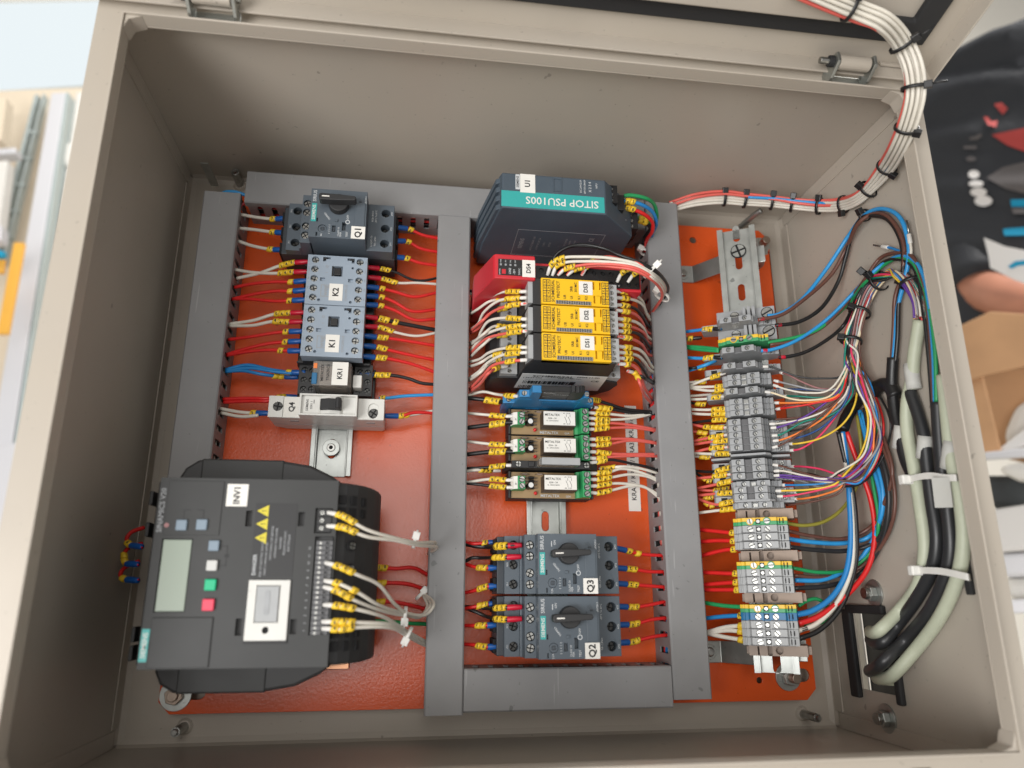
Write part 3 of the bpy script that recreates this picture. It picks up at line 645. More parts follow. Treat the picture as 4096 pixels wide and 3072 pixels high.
sticker('U1', X(300.8), X(313.4), -1.2, 15.9, zt+0.35, t, 6)
MB().prism([(X(328.6), 2), (X(336), 2), (X(336), 15.4), (X(328.6), 15.4)], zt, zt+0.6, 'z', holes=[rect(X(329.2), X(335.4), 2.6, 13.6)]).build('flap_frame', 'psu', t)
text('DC 24V/2,5A', X(352), 8.6, zt+0.3, 2.2, 'print', t, 90); text('6EP1332-2BA20', X(355.4), 8.2, zt+0.3, 2.0, 'print', t, 90); text('X 2 3 4', X(360), 8.4, zt+0.3, 3.2, 'print', t, 90); text('06FU', X(365.6), 10, zt+0.3, 2.2, 'print', t, 90)
for (xa, xb, ya, yb, z0_, z1_) in ((377.5, 386, 0.2, 17, 84, zt-8), (402, 411.5, -8.6, 7.5, 52, 82)):
    cb = pocket(MB(), X(xa), X(xb), ya, yb, z0_, z1_, [circ(X((xa+xb)/2-1), ya+2.9+5.5*i, 2.0, 12) for i in range(3)], 3).build('terminal_plug', 'black', t, 0.5)
    for i in range(3): screw(X((xa+xb)/2-1), ya+2.9+5.5*i, z1_-1.4, 1.7, cb, 'slot')
MB().box(X(386), X(394), -1.6, 13, 88, 100).build('plug_neck', 'black', t, 0.6)
R90 = (math.radians(90), 0, 0)
lb = MB().prism(rect(X(304.5), X(382), 32, 80.5), -16.12, -16.02, 'y', holes=[rect(X(304.9), X(381.6), 32.4, 80.1)]).build('rating_print', 'inkgrey', t)
def side(s_, x, z, size, m='inkgrey', rz=0, par=None): return text(s_, X(x), -16.2, z, size, m, par or lb, rot=(math.radians(90), math.radians(-rz), 0))
side('SIEMENS', 311, 55, 5.2, 'inkgrey', 90)
for i, s_ in enumerate(('INPUT AC 120/230V 1,25A', 'OUTPUT DC 24V 2,5A', 'CLASS 2', '6EP1332')): side(s_, 321+i*5.2, 56, 2.4, 'inkgrey', 90)
side('CE', 372, 70, 6, 'inkgrey', 90)
for i, s_ in enumerate(('IND.CONT.EQ.', 'E197259', 'Made in EU')): side(s_, 350+i*4, 62, 2.2, 'inkgrey', 90)
text('24V OUT', X(398), -3, zt-28, 2.4, 'print', t, rot=(0, math.radians(47), math.radians(90)))

# ---------------------------------------------------------------- red safety relay DS4
t = thing('safety_relay', 'red and black safety relay with white label DS4', 'safety relay', (343, 367, ZP))
X = lambda x: x-343
MB().prism([(X(270), 10), (X(268), 66), (X(279.5), zt-7), (X(281), zt-5), (X(313.6), zt-5), (X(314.6), zt-17), (X(405.5), zt-17), (X(406.4), zt-22), (X(402), 10)], -10.6, 10.6, 'y').build('housing', 'redbox', t, 0.9)
fp = MB().box(X(283.5), X(303), -7.6, 6.4, zt-5, zt-4.6).build('front_print', 'ink', t)
text('omron', X(284.6), -5, zt-4.4, 1.9, 'print', fp, 90)
for i, s_ in enumerate(('PWR', 'IN1', 'IN2', 'OUT')):
    text(s_, X(285.6+i*3.9), 4.6, zt-4.4, 1.4, 'print', fp, 90); MB().box(X(284.8+i*3.9), X(286.4+i*3.9), 0.6, 2.2, zt-4.6, zt-4.35).build('indicator_window', 'inkgrey', fp)
text('G9SE', X(293), -4, zt-4.4, 2.5, 'print', fp, 90); text('-201', X(296.4), -4.4, zt-4.4, 2.5, 'print', fp, 90); text('24VDC', X(300.6), -4, zt-4.4, 2.0, 'print', fp, 90)
MB().box(X(286.4), X(289.6), -6.6, -2.6, zt-4.6, zt-4.4).build('symbol_patch', 'redbox', fp)
sticker('DS4', X(303), X(313.4), -8.2, 6.6, zt-4.9, t, 5)
bk = pocket(MB(), X(316), X(404), -8.4, 7.6, zt-17, zt-15.6, [circ(X(320.5+i*7.4), yy, 1.9, 10) for i in range(12) for yy in (-5.2, 3.6)], 1.3).build('terminal_panel', 'black', t, 0.3)
text('13', X(376), -6.6, zt-15.4, 1.8, 'print', bk, 90); text('23', X(386), -6.6, zt-15.4, 1.8, 'print', bk, 90)

# ---------------------------------------------------------------- yellow safety relays DS3, DS2, DS1
def yellow_relay(code, y):
    t = thing('safety_relay', f'yellow fronted safety relay with white label {code}', 'safety relay', (346, y, ZP), 'yellow safety relays')
    X = lambda x: x-346
    zt = 130-ZP; Y = 11.1
    MB().prism([(X(284), 10), (X(284), 48), (X(290), 56), (X(306.4), 58), (X(307.6), 88), (X(312), zt-2), (X(379), zt-4), (X(381.6), 86), (X(383), 58), (X(394), 54), (X(397), 46), (X(395), 28), (X(384), 10)], -Y, Y, 'y').build('housing', 'softblack', t, 0.6)
    def gr(xa, xb, z1, sx):
        xs = (xa+xb)/2
        g = pocket(MB(), X(xa), X(xb), -9.8, 9.8, z1-16, z1, [circ(X(xs+sx*0.6), q, 1.9, 12) for q in (7.4, 2.5, -2.5, -7.4)], 1.6).build('terminal_row', 'grey', t, 0.4)
        for q in (7.4, 2.5, -2.5, -7.4): screw(X(xs+sx*0.6), q, z1-0.9, 1.75, g, 'slot')
    gr(308, 318.2, zt-3, 1); gr(374.2, 381.5, zt-3, -1); gr(291.5, 305.5, zt-46, 1); gr(383.8, 394.5, zt-46, -1)
    fc = pocket(MB(), X(318.3), X(374), -Y, Y, zt-8, zt, [rect(X(360.6), X(361.9), 3, 9.6), rect(X(366), X(367.3), 3, 9.6), rect(X(361), X(362.3), -8.8, -2.2), rect(X(366.4), X(367.7), -8.8, -2.2)], 3).build('front_cover', 'safety', t, 0.5)
    for xa, rows in ((321.2, (('33', '23', '13', 'S11'), ('34', '24', '14', 'S12'))), (369.6, (('A1', 'X1', '41', 'S22'), ('A2', 'X2', '42', 'S21')))):
        fr2 = MB().prism(rect(X(xa-1.6), X(xa+4.6), -9.4, 9.8), zt, zt+0.12, 'z', holes=[rect(X(xa-1.2+3*c), X(xa+1.2+3*c), -9.0+4.7*r_, -4.9+4.7*r_) for c in (0, 1) for r_ in range(4)]).build('terminal_chart', 'ink', fc)
        for c in (0, 1):
            for r_ in range(4): text(rows[c][3-r_], X(xa+3*c), -6.95+4.7*r_, zt+0.25, 2.1, 'ink', fr2, 90)
    text('SCHMERSAL', X(327.9), 0.2, zt+0.25, 3.4, 'ink', fc, 90, wide=1.05); text('PROTECT', X(332.2), 1.6, zt+0.25, 3.4, 'ink', fc, 90)
    for s_, xx, yy in (('UB', 337.4, -4.6), ('UI', 343, -4.8), ('SRB', 343, 2.6), ('301MC', 346.6, 4.2), ('K1', 349.2, -4.6), ('K2', 355, -4.6)): text(s_, X(xx), yy, zt+0.25, 2.9, 'ink', fc, 90)
    ln = MB().box(X(330), X(359), -10.9, -7.6, zt, zt+0.5).build('lamp_strip', 'clear', t, 0.2)
    MB().box(X(330.2), X(358.8), -10.7, -7.8, zt+0.02, zt+0.12).build('lamp_strip_backing', 'inkgrey', ln)
    for i in range(14): MB().box(X(331+i*2), X(331.5+i*2), -10.6, -7.9, zt+0.5, zt+0.62).build('lamp_rib', 'ink', ln)
    sticker(code, X(349.2), X(360.4), -1.8, 9.8, zt+0.1, t, 4.8)
    return t
yellow_relay('DS3', 348.0); yellow_relay('DS2', 324.6); dsl = yellow_relay('DS1', 301.2)
lb = MB().prism([(308-346, 47-ZP), (384-346, 46-ZP), (382-346, 90-ZP), (309-346, 91-ZP)], -11.3, -11.12, 'y').build('side_label', 'silverlabel', dsl)
def sl(s_, x, z, size): text(s_, x-346, -11.45, z-ZP, size, 'ink', lb, rot=R90)
sl('SCHMERSAL', 336, 85, 6.5); sl('PP04.11.00', 366, 86, 4.4); sl('13625403', 319, 80, 4.2); sl('SRB 301MC-24V', 351, 81, 3.0); sl('Made in Germany', 322, 75, 2.4); sl('CE', 374, 76, 6)
for i in range(34): w = random.choice((0.5, 0.9, 1.3)); MB().box(313+i*1.35-346, 313+i*1.35+w-346, -11.4, -11.31, (62 if i % 2 else 62)-ZP, 71-ZP).build('barcode_bar', 'ink', lb)
for i in range(26): w = random.choice((0.5, 0.9)); MB().box(311+i*1.35-346, 311+i*1.35+w-346, -11.4, -11.31, 48-ZP, 57-ZP).build('barcode_bar', 'ink', lb)

# ---------------------------------------------------------------- slim blue relay
t = thing('slim_relay', 'slim blue relay socket with a black relay below the yellow relays', 'relay', (333, 274, ZP))
F_ = [(297.4, 40), (296, 65), (306, 67), (306.8, 87), (315, 88), (315.4, 102), (323, 102), (324.6, 78), (355, 78), (361, 91), (365, 90), (368, 71), (374, 69), (377, 52), (376, 27.5), (298, 27.5)]
MB().prism([(a-333, b_-ZP) for a, b_ in F_], -3.1, 3.1, 'y').build('socket', 'finder', t, 0.5)
MB().box(322.5-333, 347-333, -2.4, 2.4, 76-ZP, 104-ZP).build('relay', 'black', t, 0.4)
MB().prism([(347-333, 80-ZP), (359-333, 80-ZP), (358-333, 106-ZP), (354-333, 108-ZP), (353-333, 105-ZP), (350-333, 105-ZP), (349-333, 108-ZP), (346.5-333, 106-ZP)], -2.9, 2.9, 'y').build('release_lever', 'softblack', t, 0.5)
for xx, zz in ((311, 87.4), (301, 66), (370.5, 70), (363, 90.4)): screw(xx-333, 0, zz-ZP+0.6, 1.9, t, 'slot')
text('finder', 330-333, -2.6, 100-ZP, 4.6, 'print', t, rot=R90); text('34.51.7.024.0010', 341.5-333, -2.6, 95-ZP, 2.3, 'print', t, rot=R90); text('finder', 330-333, -2.6, 88-ZP, 3.6, 'inkgrey', t, rot=R90); text('finder', 335-333, -3.3, 72-ZP, 5.6, 'w_lightblue', t, rot=R90)
for i in range(5): text('-A1 +A2 11 12 14', 338-333, -3.3, 65-i*3.6-ZP, 2.4, 'w_lightblue', t, rot=R90)
for (xa, xb, za, zb) in ((305, 305.4, 45, 80), (305, 318, 80, 80.4), (360, 360.4, 45, 76), (352, 360, 76, 76.4), (318, 330, 48, 48.4)): MB().box(xa-333, xb-333, -3.25, -3.12, za-ZP, zb-ZP).build('circuit_line', 'w_lightblue', t)

# ---------------------------------------------------------------- relay boards
def relay_board(where, y):
    t = thing('relay_board', f'tan relay circuit board with green terminals, {where}', 'relay board', (339, y, ZP), 'tan relay boards')
    X = lambda x: x-339
    MB().box(X(303), X(375), -11.3, 11.3, 8, 26).build('carrier', 'softblack', t, 0.5)
    for sx in (302.6, 374.2): MB().box(X(sx), X(sx+1.8), -11.3, 11.3, 26, 32.5).build('carrier_lip', 'softblack', t, 0.4)
    MB().box(X(305), X(373.6), -11.0, 11.0, 28.6, 30.2).build('circuit_board', 'pcb', t, 0.15)
    tb = MB().prism([(X(304.4), 30.2), (X(315.4), 30.2), (X(315.4), 42.5), (X(309), 42.5), (X(306), 40.2), (X(304.4), 34)], -5.3, 5.9, 'y').build('input_terminal', 'conn', t, 0.4)
    for q in (3.1, -2.5): MB().cyl((X(312.6), q, 42.3), 'z', 2.5, 0.35, 16).build('screw_well', 'hole', tb); screw(X(312.6), q, 43.2, 2.1, tb, 'slot')
    o = MB().prism([(X(308.9), 42.7), (X(305.9), 40.4), (X(304.3), 34.3), (X(304.1), 34.3), (X(305.7), 40.6), (X(308.8), 43)], -5, 5.6, 'y').build('input_label', 'sticker', tb)
    text('A1 A2', X(307.2), 0.3, 42.2, 2.2, 'ink', o, rot=(0, math.radians(-38), math.radians(-90)))
    tb = MB().prism([(X(360), 30.2), (X(371.4), 30.2), (X(371.4), 42.5), (X(364.6), 42.5), (X(362.6), 37), (X(360), 36)], -11.2, 11.0, 'y').build('output_terminal', 'conn', t, 0.4)
    for q in (8.0, 2.6, -2.8, -8.2): MB().cyl((X(368), q, 42.3), 'z', 2.5, 0.35, 16).build('screw_well', 'hole', tb); screw(X(368), q, 43.2, 2.1, tb, 'slot')
    rb = MB().box(X(330.6), X(358.8), -6.6, 6.8, 30.2, 46).build('board_relay', 'brownrelay', t, 0.5)
    lab = MB().box(X(331), X(358.4), -5.6, 6.4, 46, 46.25).build('relay_label', 'sticker', rb)
    text('METALTEX', X(338.4), 3.2, 46.4, 2.7, 'ink', lab, 0); text('Q2A - 24', X(338.4), 0.2, 46.4, 1.9, 'ink', lab, 0); text('5A - 250VAC/30VDC', X(338.6), -2.0, 46.4, 1.2, 'ink', lab, 0)
    for xx in (350.6, 353.8):
        for (xa, xb, ya, yb) in ((xx, xx+0.3, 1.8, 4), (xx, xx+0.3, -3.4, -1.4)): MB().box(X(xa), X(xb), ya, yb, 46.25, 46.36).build('circuit_mark', 'ink', lab)
        o = MB().box(-0.15, 0.15, 0, 3.8, 0, 0.1).build('circuit_mark', 'ink', lab); o.location = Vector((X(xx), -1.5, 46.26))*S; o.rotation_euler = (0, 0, 0.4)
    text('A1  14 24', X(351), 4.9, 46.4, 1.5, 'ink', lab, 0); text('A2  13 23', X(351), -4.4, 46.4, 1.5, 'ink', lab, 0)
    text('METALTEX', X(338.5), -9.0, 30.4, 3.4, 'print', t, 0); text('Q2A', X(354.4), -9.2, 30.4, 2.2, 'print', t, 0)
    for i in range(4):
        yy = 6.0 - i*2.9
        d = MB().cyl((X(320), yy, 31.7), 'x', 1.25, 4.4, 10).build('diode', 'black', t, 0.2); MB().cyl((X(316.6), yy, 31.7), 'x', 0.3, 11, 6).build('diode_lead', 'steel', d)
    o = MB().cyl((X(319.6), -1.5, 30.2), (0.12, 0.03, 1), 2.6, 9.2, 16).build('capacitor', 'black', t, 0.5); MB().cyl((X(319.6)+1.1, -1.5+0.27, 39.35), (0.12, 0.03, 1), 2.2, 0.25, 16).build('capacitor_top', 'silverlabel', o)
    o = MB().cyl((X(325.8), -7.0, 30.2), 'z', 1.6, 2.2, 14).cyl((X(325.8), -7.0, 32.4), 'z', 1.6, 1.2, 14, 0.7).build('indicator_led', 'led', t, 0.2)
    for xx in (314.5, 327.5): d = MB().cyl((X(xx), 9.2, 31.2), 'x', 0.9, 4.4, 8).build('resistor', 'beigeterm', t, 0.2); MB().cyl((X(xx-2), 9.2, 31.2), 'x', 0.25, 8.4, 6).build('resistor_lead', 'steel', d)
    return t
relay_board('nearest the slim blue relay', 258.4); relay_board('between the other two boards', 234.9); relay_board('at the row end beside the bare rail', 203.5)

# ---------------------------------------------------------------- slim interface relay between the boards
t = thing('slim_relay', 'slim black relay socket with clear relay between two relay boards', 'relay', (340, 219.2, ZP))
X = lambda x: x-340
MB().prism([(X(300), 8), (X(300), 24), (X(304), 36), (X(304), 42.5), (X(371), 42.5), (X(373.5), 37), (X(380), 33), (X(380), 24), (X(378), 8)], -3.1, 3.1, 'y').build('socket', 'softblack', t, 0.5)
for xx in (309.5, 368): MB().cyl((X(xx), 0, 42.3), 'z', 2.7, 0.4, 14).build('screw_well', 'hole', t); screw(X(xx), 0, 43.3, 2.2, t)
MB().box(X(318), X(323), -2.4, 2.4, 42.5, 44.6).build('latch', 'black', t, 0.4)
MB().box(X(325), X(359), -2.4, 2.6, 42.4, 56).build('clear_relay', 'clear', t, 0.4)
MB().box(X(328), X(356), -1.4, 1.6, 42.6, 54).build('relay_core', 'beigeterm', t, 0.5)
cp = MB().box(X(326.5), X(358.6), -2.8, 3.2, 56, 60.5).build('relay_cap', 'grey', t, 0.5); text('omron', X(353), -2.95, 58.2, 3.2, 'ink', cp, rot=(math.radians(90), math.radians(180), 0)); MB().box(X(345), X(346.6), -2.95, -2.8, 56.6, 60).build('cap_mark', 'inkgrey', cp)

# ---------------------------------------------------------------- paper strip on the plate
t = thing('label_strip', 'white paper strip lettered KRA on the orange plate', 'label strip', (422.3, 235, ZP))
MB().box(-5.6, 5.6, -49, 49, 0.05, 0.35).build('paper', 'sticker', t)
for s_, yy in (('KRA1', -32), ('/ KRA2', -14), ('/ KRA3', 5), ('/ KRA4', 24), ('/ KR', 40)): text(s_, 0, yy, 0.5, 6.2, 'ink', t, 90)
# ================================================================== terminal strip on its inclined rail
TA = math.radians(30); TO = Vector((524.5, 0, 58.75))
TU = Vector((math.cos(TA), 0, math.sin(TA))); TN = Vector((-math.sin(TA), 0, math.cos(TA)))
def tpos(u, y, n): return TO + TU*u + TN*n + Vector((0, y, 0))
TROT = (0, -TA, 0)
t = rail('galvanised rail tilted on brackets carrying the terminal blocks', 524.5, 52, 453, 58.75, (449, 420, 388, 60), TROT)
screw(0.6, 430-52, 3.4, 6.0, t, 'cross', 'zinc', 'rail_screw')
for (yy, ex) in ((422, 470), (66, 470)):                            # brackets: a foot on the plate, a sloping web, and a spacer on the far side
    br = thing('rail_bracket', 'bent zinc bracket holding the tilted rail, ' + ('end near the hinges' if yy > 200 else 'end near the big bolt'), 'bracket', (484, yy, ZP), 'rail brackets')
    MB().prism([(476, ZP), (492, ZP), (494, ZP+0.6), (511, 46.5), (511, 48), (493, ZP+2), (476, ZP+1.6)], yy-9, yy+9, 'y').build('sloping_web', 'zinc', br, 0.5, absolute=True)
    MB().prism([(533, 62), (546, 70), (546, 68), (549, 60), (549, ZP), (547, ZP), (547, 59), (533, 60)], yy-5, yy+12, 'y').build('back_leg', 'zinc', br, 0.5, absolute=True)
    w_ = MB().cyl((482.5, yy, ZP+1.7), 'z', 6.4, 1.2, 22).build('washer', 'zinc', br, 0.3, absolute=True); put_c(MB().cyl((482.5, yy, ZP+2.9), 'z', 4.2, 2.6, 18, 3.2), 'screw_head', 'steel', w_, 0.5)
def pad(b, u0, u1, y0, y1, n0, n1, hu, hr, d=2.4): return b.prism(rect(u0, u1, y0, y1), n0, n1, 'z', holes=[circ(hu, (y0+y1)/2, hr, 12)], depth=d)
def tb_double(lab):
    t = thing('terminal_block', lab, 'terminal block', group='terminal blocks'); w = 2.62
    P = [(-17, 5.5), (-37, 10), (-37, 24), (-35.5, 26), (-22.4, 26), (-20.5, 36), (-19, 38.4), (-2.6, 38.4), (8, 38.4), (9.4, 37.4), (10.2, 33.4), (11.2, 36.6), (12.2, 32.6), (13.2, 35.4), (13.4, 26), (17, 26), (18.2, 24.6), (20, 26), (21.4, 24.2), (23, 25.6), (24.6, 23.6), (27.6, 23), (28, 10), (17, 5.5)]
    MB().prism(P, -w, w, 'y').build('body', 'greyterm', t, 0.25)
    for u0, u1, hu in ((-18.8, -8.6, -13.2), (-2.4, 8, 2.5)):
        p_ = pad(MB(), u0, u1, -w, w, 38.2, 42, hu, 2.2).build('clamp_pad', 'greyterm', t, 0.25); screw(hu+0.3, 0, 40.6, 1.55, p_, 'slot')
    MB().box(-8.6, -2.4, -w*0.9, w*0.9, 37.5, 38.9).build('bridge_channel', 'greydark', t)
    MB().box(-31, -26, -1.6, 1.6, 25.9, 26.3).build('lower_well', 'hole', t); screw(20.5, 0, 26.2, 1.6, t)
    return t
def tb_single(lab):
    t = thing('terminal_block', lab, 'terminal block', group='terminal blocks'); w = 2.42
    MB().prism([(-17, 5.5), (-21.4, 8), (-21.4, 33), (-19.6, 34.6), (9, 34.6), (10.4, 31.6), (12, 34), (13.4, 31), (15, 33.4), (16.6, 30.4), (19, 32), (19.6, 8), (17, 5.5)], -w, w, 'y').build('body', 'greyterm', t, 0.25)
    for u0, u1, hu in ((-16.6, -5.8, -10.6), (0, 10.2, 4.4)):
        p_ = pad(MB(), u0, u1, -w, w, 34.4, 38, hu, 2.15).build('clamp_pad', 'greyterm', t, 0.25); screw(hu+0.3, 0, 36.6, 1.55, p_, 'slot')
    p_ = MB().box(-5, -1, -1.7, 1.7, 34.5, 35.4).build('bridge_socket', 'steel', t, 0.3)
    return t
def tb_screw(lab, cols):
    t = thing('terminal_block', lab, 'terminal block', group='terminal blocks'); w = 3.02
    P = [(-17, 5.5), (-22, 9), (-22, 36.6), (-19.8, 37.6), (-19.6, 36.6), (-18.6, 36.8), (-18.4, 38), (-15.8, 38.6), (-14.4, 40), (12.4, 40), (13.4, 38.6), (14.4, 38.6), (14.6, 37.4), (16.6, 37.2), (16.8, 38.2), (20.4, 37.6), (20.6, 9), (17, 5.5)]
    halves = ((cols[0], 0.02, w), (cols[1], -w, -0.02)) if len(cols) == 2 else ((cols[0], -w, w),)
    for m, ya, yb in halves:
        MB().prism(P, ya, yb, 'y').build('body', m, t, 0.25)
    for u0, u1, hu in ((-14.4, -4, -8.3), (0.2, 12.2, 4.9)):
        m = halves[0][0] if hu < 0 or len(cols) == 1 else halves[1][0]
        if len(cols) == 2:
            MB().box(u0, u1, 0.02, w, 39.8, 41).build('clamp_pad', cols[0], t, 0.2); MB().box(u0, u1, -w, -0.02, 39.8, 41).build('clamp_pad', cols[1], t, 0.2)
            p_ = MB().prism(circ(hu, 0, 2.9, 16), 41, 42, 'z', holes=[circ(hu, 0, 2.3, 16)], depth=0.95).build('clamp_collar', m, t)
        else: p_ = pad(MB(), u0, u1, -w, w, 39.8, 42, hu, 2.5, 1.6).build('clamp_pad', m, t, 0.25)
        screw(hu, 0, 41.7, 2.15, p_, 'slot')
    MB().box(-3.6, -0.4, -2, 2, 39.6, 40.6).build('bridge_well', 'hole', t); MB().cyl((-2, 0, 39.4), 'z', 1.4, 1.4, 10).build('bridge_socket', 'steel', t)
    if len(cols) == 1:
        MB().box(-16, -5.2, -w+0.1, -w+0.7, 41.6, 42.2).build('marker_rail', 'greydark', t); MB().box(1, 12, -w+0.1, -w+0.7, 41.6, 42.2).build('marker_rail', 'greydark', t)
    for q in (14.2, 16.9): MB().box(q, q+0.7, -1.9, 1.9, 38.1, 38.7).build('side_slit', 'hole', t)
    return t
def end_stop(lab):
    t = thing('end_bracket', lab, 'end bracket', group='beige end brackets')
    MB().prism(rect(-18.6, 25.5, -4.1, 4.1), 6, 28, 'z', holes=[slot(-2.6, 0, 9, 3.6, 'y'), circ(4.6, 0, 3.0, 16), rect(-12, -10.6, -4.2+0.6, 3)], depth=6).build('body', 'beigeterm', t, 0.5)
    MB().box(25.5, 28.5, -3, 3.4, 10, 22).build('side_foot', 'beigeterm', t, 0.4); MB().box(-21, -18.6, -3.4, 3, 8, 22).build('side_foot', 'beigeterm', t, 0.4)
    return t
def grey_stop(lab):
    t = thing('end_bracket', lab, 'end bracket', group='grey end brackets')
    MB().box(-23, 27.5, -7, 7, 5.6, 20).build('body', 'greyterm', t, 0.5)
    for i in range(3): MB().box(0.5+i*4, 3.4+i*4, -5.6, 5.6, 20, 31-i*0.4).build('marker_holder', 'greyterm', t, 0.4)
    screw(21, 1, 20.6, 4.4, t, 'slot'); screw(-7, 1.5, 20.6, 3.4, t, 'slot')
    return t
def ordn(n):
    return ORD[n] if n < 20 else f'{n+1}' + ({1: 'st', 2: 'nd', 3: 'rd'}.get((n+1) % 10, 'th'))
def setT(t, y): t.location = Vector((TO.x, y, TO.z))*S; t.rotation_euler = TROT
ORD = ('first', 'second', 'third', 'fourth', 'fifth', 'sixth', 'seventh', 'eighth', 'ninth', 'tenth', 'eleventh', 'twelfth', 'thirteenth', 'fourteenth', 'fifteenth', 'sixteenth', 'seventeenth', 'eighteenth', 'nineteenth', 'twentieth')
def place_row(proto, ys, labs):
    for i, (y, l) in enumerate(zip(ys, labs)):
        o = proto if i == 0 else copy_tree(proto); o['label'] = l; setT(o, y)
ysA = [347.6, 319.6, 305.2, 282.2, 254.8, 249.2, 243.7, 238.2, 232.8, 220.2, 214.7, 208.7, 197.1, 191.4]
place_row(tb_double('x'), ysA, [f'tall grey two-level terminal block, {ORD[i]} of its kind from the bare rail end' for i in range(len(ysA))])
ysB = [295.7, 290.6, 273.7, 268.6, 263.5, 202.4, 184.8]
place_row(tb_single('x'), ysB, [f'low grey terminal block, {ORD[i]} of the low ones from the bare rail end' for i in range(len(ysB))])
setT(tb_screw('green and yellow earth terminal high on the strip beside grey bracket', ('gyellow', 'ggreen')), 328.6)
ysG = [('first', 171.2), ('second', 136.3), ('third', 103.0)]
pe = tb_screw('x', ('gyellow', 'ggreen')); place_row(pe, [y for _, y in ysG], [f'green and yellow earth terminal, {n} of the screw terminal groups' for n, _ in ysG])
setT(tb_screw('blue neutral screw terminal beside an earth terminal', ('tblue',)), 96.9)
ysS = [164.9, 158.5, 152.0, 130.4, 124.2, 118.0, 90.7, 84.5, 78.2]
place_row(tb_screw('x', ('grey',)), ysS, [f'light grey screw terminal, {("upper", "middle", "lower")[i % 3]} one of the {("first", "second", "third")[i//3]} screw group' for i in range(9)])
ysE = [178, 144.2, 111.4, 71.0]
place_row(end_stop('x'), ysE, [f'beige end bracket, {ORD[i]} from the small grey terminals' for i in range(4)])
place_row(grey_stop('x'), [356.6, 339], ['grey screwed end bracket topmost on the tilted rail', 'grey screwed end bracket just above the green-yellow earth terminal'])
# dark gaps: block end plates
for i, (y, n_) in enumerate(((226.6, 'five'), (188.2, 'two'))):
    ep = thing('end_plate', f'thin pale end plate closing the run of {n_} tall terminal blocks', 'end plate'); setT(ep, y)
    MB().prism([(-17, 6), (-37, 10), (-37, 25), (-21, 26.5), (-19, 41), (9, 41), (13, 36), (13.5, 26.5), (27.5, 24), (28, 10), (17, 6)], -0.9, 0.9, 'y').build('plate', 'greyterm', ep, 0.2)
# ================================================================== wires
class Path:
    def __init__(s, pts, k=8):
        s.p = smooth_path(pts, k); s.d = [0]
        for a, b in zip(s.p, s.p[1:]): s.d.append(s.d[-1] + (b-a).length)
        s.L = s.d[-1]
    def at(s, q):
        q = max(0, min(q, s.L))
        for i in range(len(s.d)-1):
            if s.d[i+1] >= q:
                f = (q-s.d[i])/max(1e-6, s.d[i+1]-s.d[i]); return s.p[i].lerp(s.p[i+1], f), (s.p[i+1]-s.p[i]).normalized()
        return s.p[-1], (s.p[-1]-s.p[-2]).normalized()
def frame(p, t, flip=False):
    """local z looks to the viewer, local x along the wire"""
    x = t.copy()
    if (x.x < 0) != flip: x = -x
    z = (CAM - p).normalized(); z = (z - x*z.dot(x)).normalized(); y = z.cross(x)
    return Matrix((x, y, z)).transposed().to_4x4()
_share = {}
def sleeve(r, L, m, n=12, kind='marker'):
    key = (round(r, 2), round(L, 2), m, kind)
    if key not in _share:
        b = MB()
        if kind == 'marker':                                          # saddle-shaped clip: ends swept slightly
            ring = []
            for j, (q, rr) in enumerate(((-L/2, r), (-L/2+0.3, r+0.35), (L/2-0.3, r+0.35), (L/2, r))):
                ring.append([(q + 0.75*math.cos(2*math.pi*i/n)*(1 if j > 1 else 1), rr*math.cos(2*math.pi*i/n)*1.0, rr*math.sin(2*math.pi*i/n)) for i in range(n)])
            o = len(b.v)
            for rg in ring: b.v += rg
            for j in range(3):
                for i in range(n):
                    i2 = (i+1) % n; b.f.append([o+j*n+i, o+(j+1)*n+i, o+(j+1)*n+i2, o+j*n+i2][::-1])
            b.f.append([o+i for i in range(n)][::-1]); b.f.append([o+3*n+i for i in range(n)])
        else:
            prof = [(0, r*0.72), (0.4, r*0.86), (L*0.28, r*0.9), (L*0.36, r*0.98), (L*0.96, r), (L, r*0.93)]
            b.tube([(0, 0, 0)], r) if False else None
            o = len(b.v)
            for q, rr in prof: b.v += [(q, rr*math.cos(2*math.pi*i/n), rr*math.sin(2*math.pi*i/n)) for i in range(n)]
            for j in range(len(prof)-1):
                for i in range(n):
                    i2 = (i+1) % n; b.f.append([o+j*n+i, o+j*n+i2, o+(j+1)*n+i2, o+(j+1)*n+i][::-1])
            b.f.append([o+i for i in range(n)]); b.f.append([o+(len(prof)-1)*n+i for i in range(n)][::-1])
        _share[key] = b.mesh({'marker': 'marker', 'ferrule': 'ferrule'}[kind], m, True)
    return _share[key]
_digit = {}
WGROUP = {}
CN = {'lightblue': 'light blue', 'darkred': 'dark red', 'darkblue': 'dark blue', 'palegreen': 'pale green', 'darkgrey': 'dark grey', 'salmon': 'orange-red'}
FER = {'blue': (2.45, 11.5), 'red': (2.25, 11.5), 'white': (1.55, 7.0), 'black': (1.9, 8), 'redS': (1.7, 5.5), 'whiteS': (1.35, 4.6)}
def clampw(p):
    if p.x > W_-7: 
        d = p - CAM; f = (W_-7 - CAM.x)/d.x; p = CAM + d*f
    if p.y > H_-6:
        d = p - CAM; f = (H_-6 - CAM.y)/d.y; p = CAM + d*f
    return p
def path_pts(k, pts, z0, z1):
    out = []; n = len(pts); L = [0]
    for a, b in zip(pts, pts[1:]): L.append(L[-1] + math.hypot(a[0]-b[0], a[1]-b[1]))
    for i, q in enumerate(pts):
        kk = k
        if len(q) == 4: kk = q[3]
        fr = L[i]/max(L[-1], 1e-6)
        z = q[2] if len(q) > 2 and q[2] is not None else z0 + (z1-z0)*(fr if z0 < 110 or z1 > 60 else fr**1.7)
        out.append(clampw(at(kk, q[0], q[1], z)))
    return out
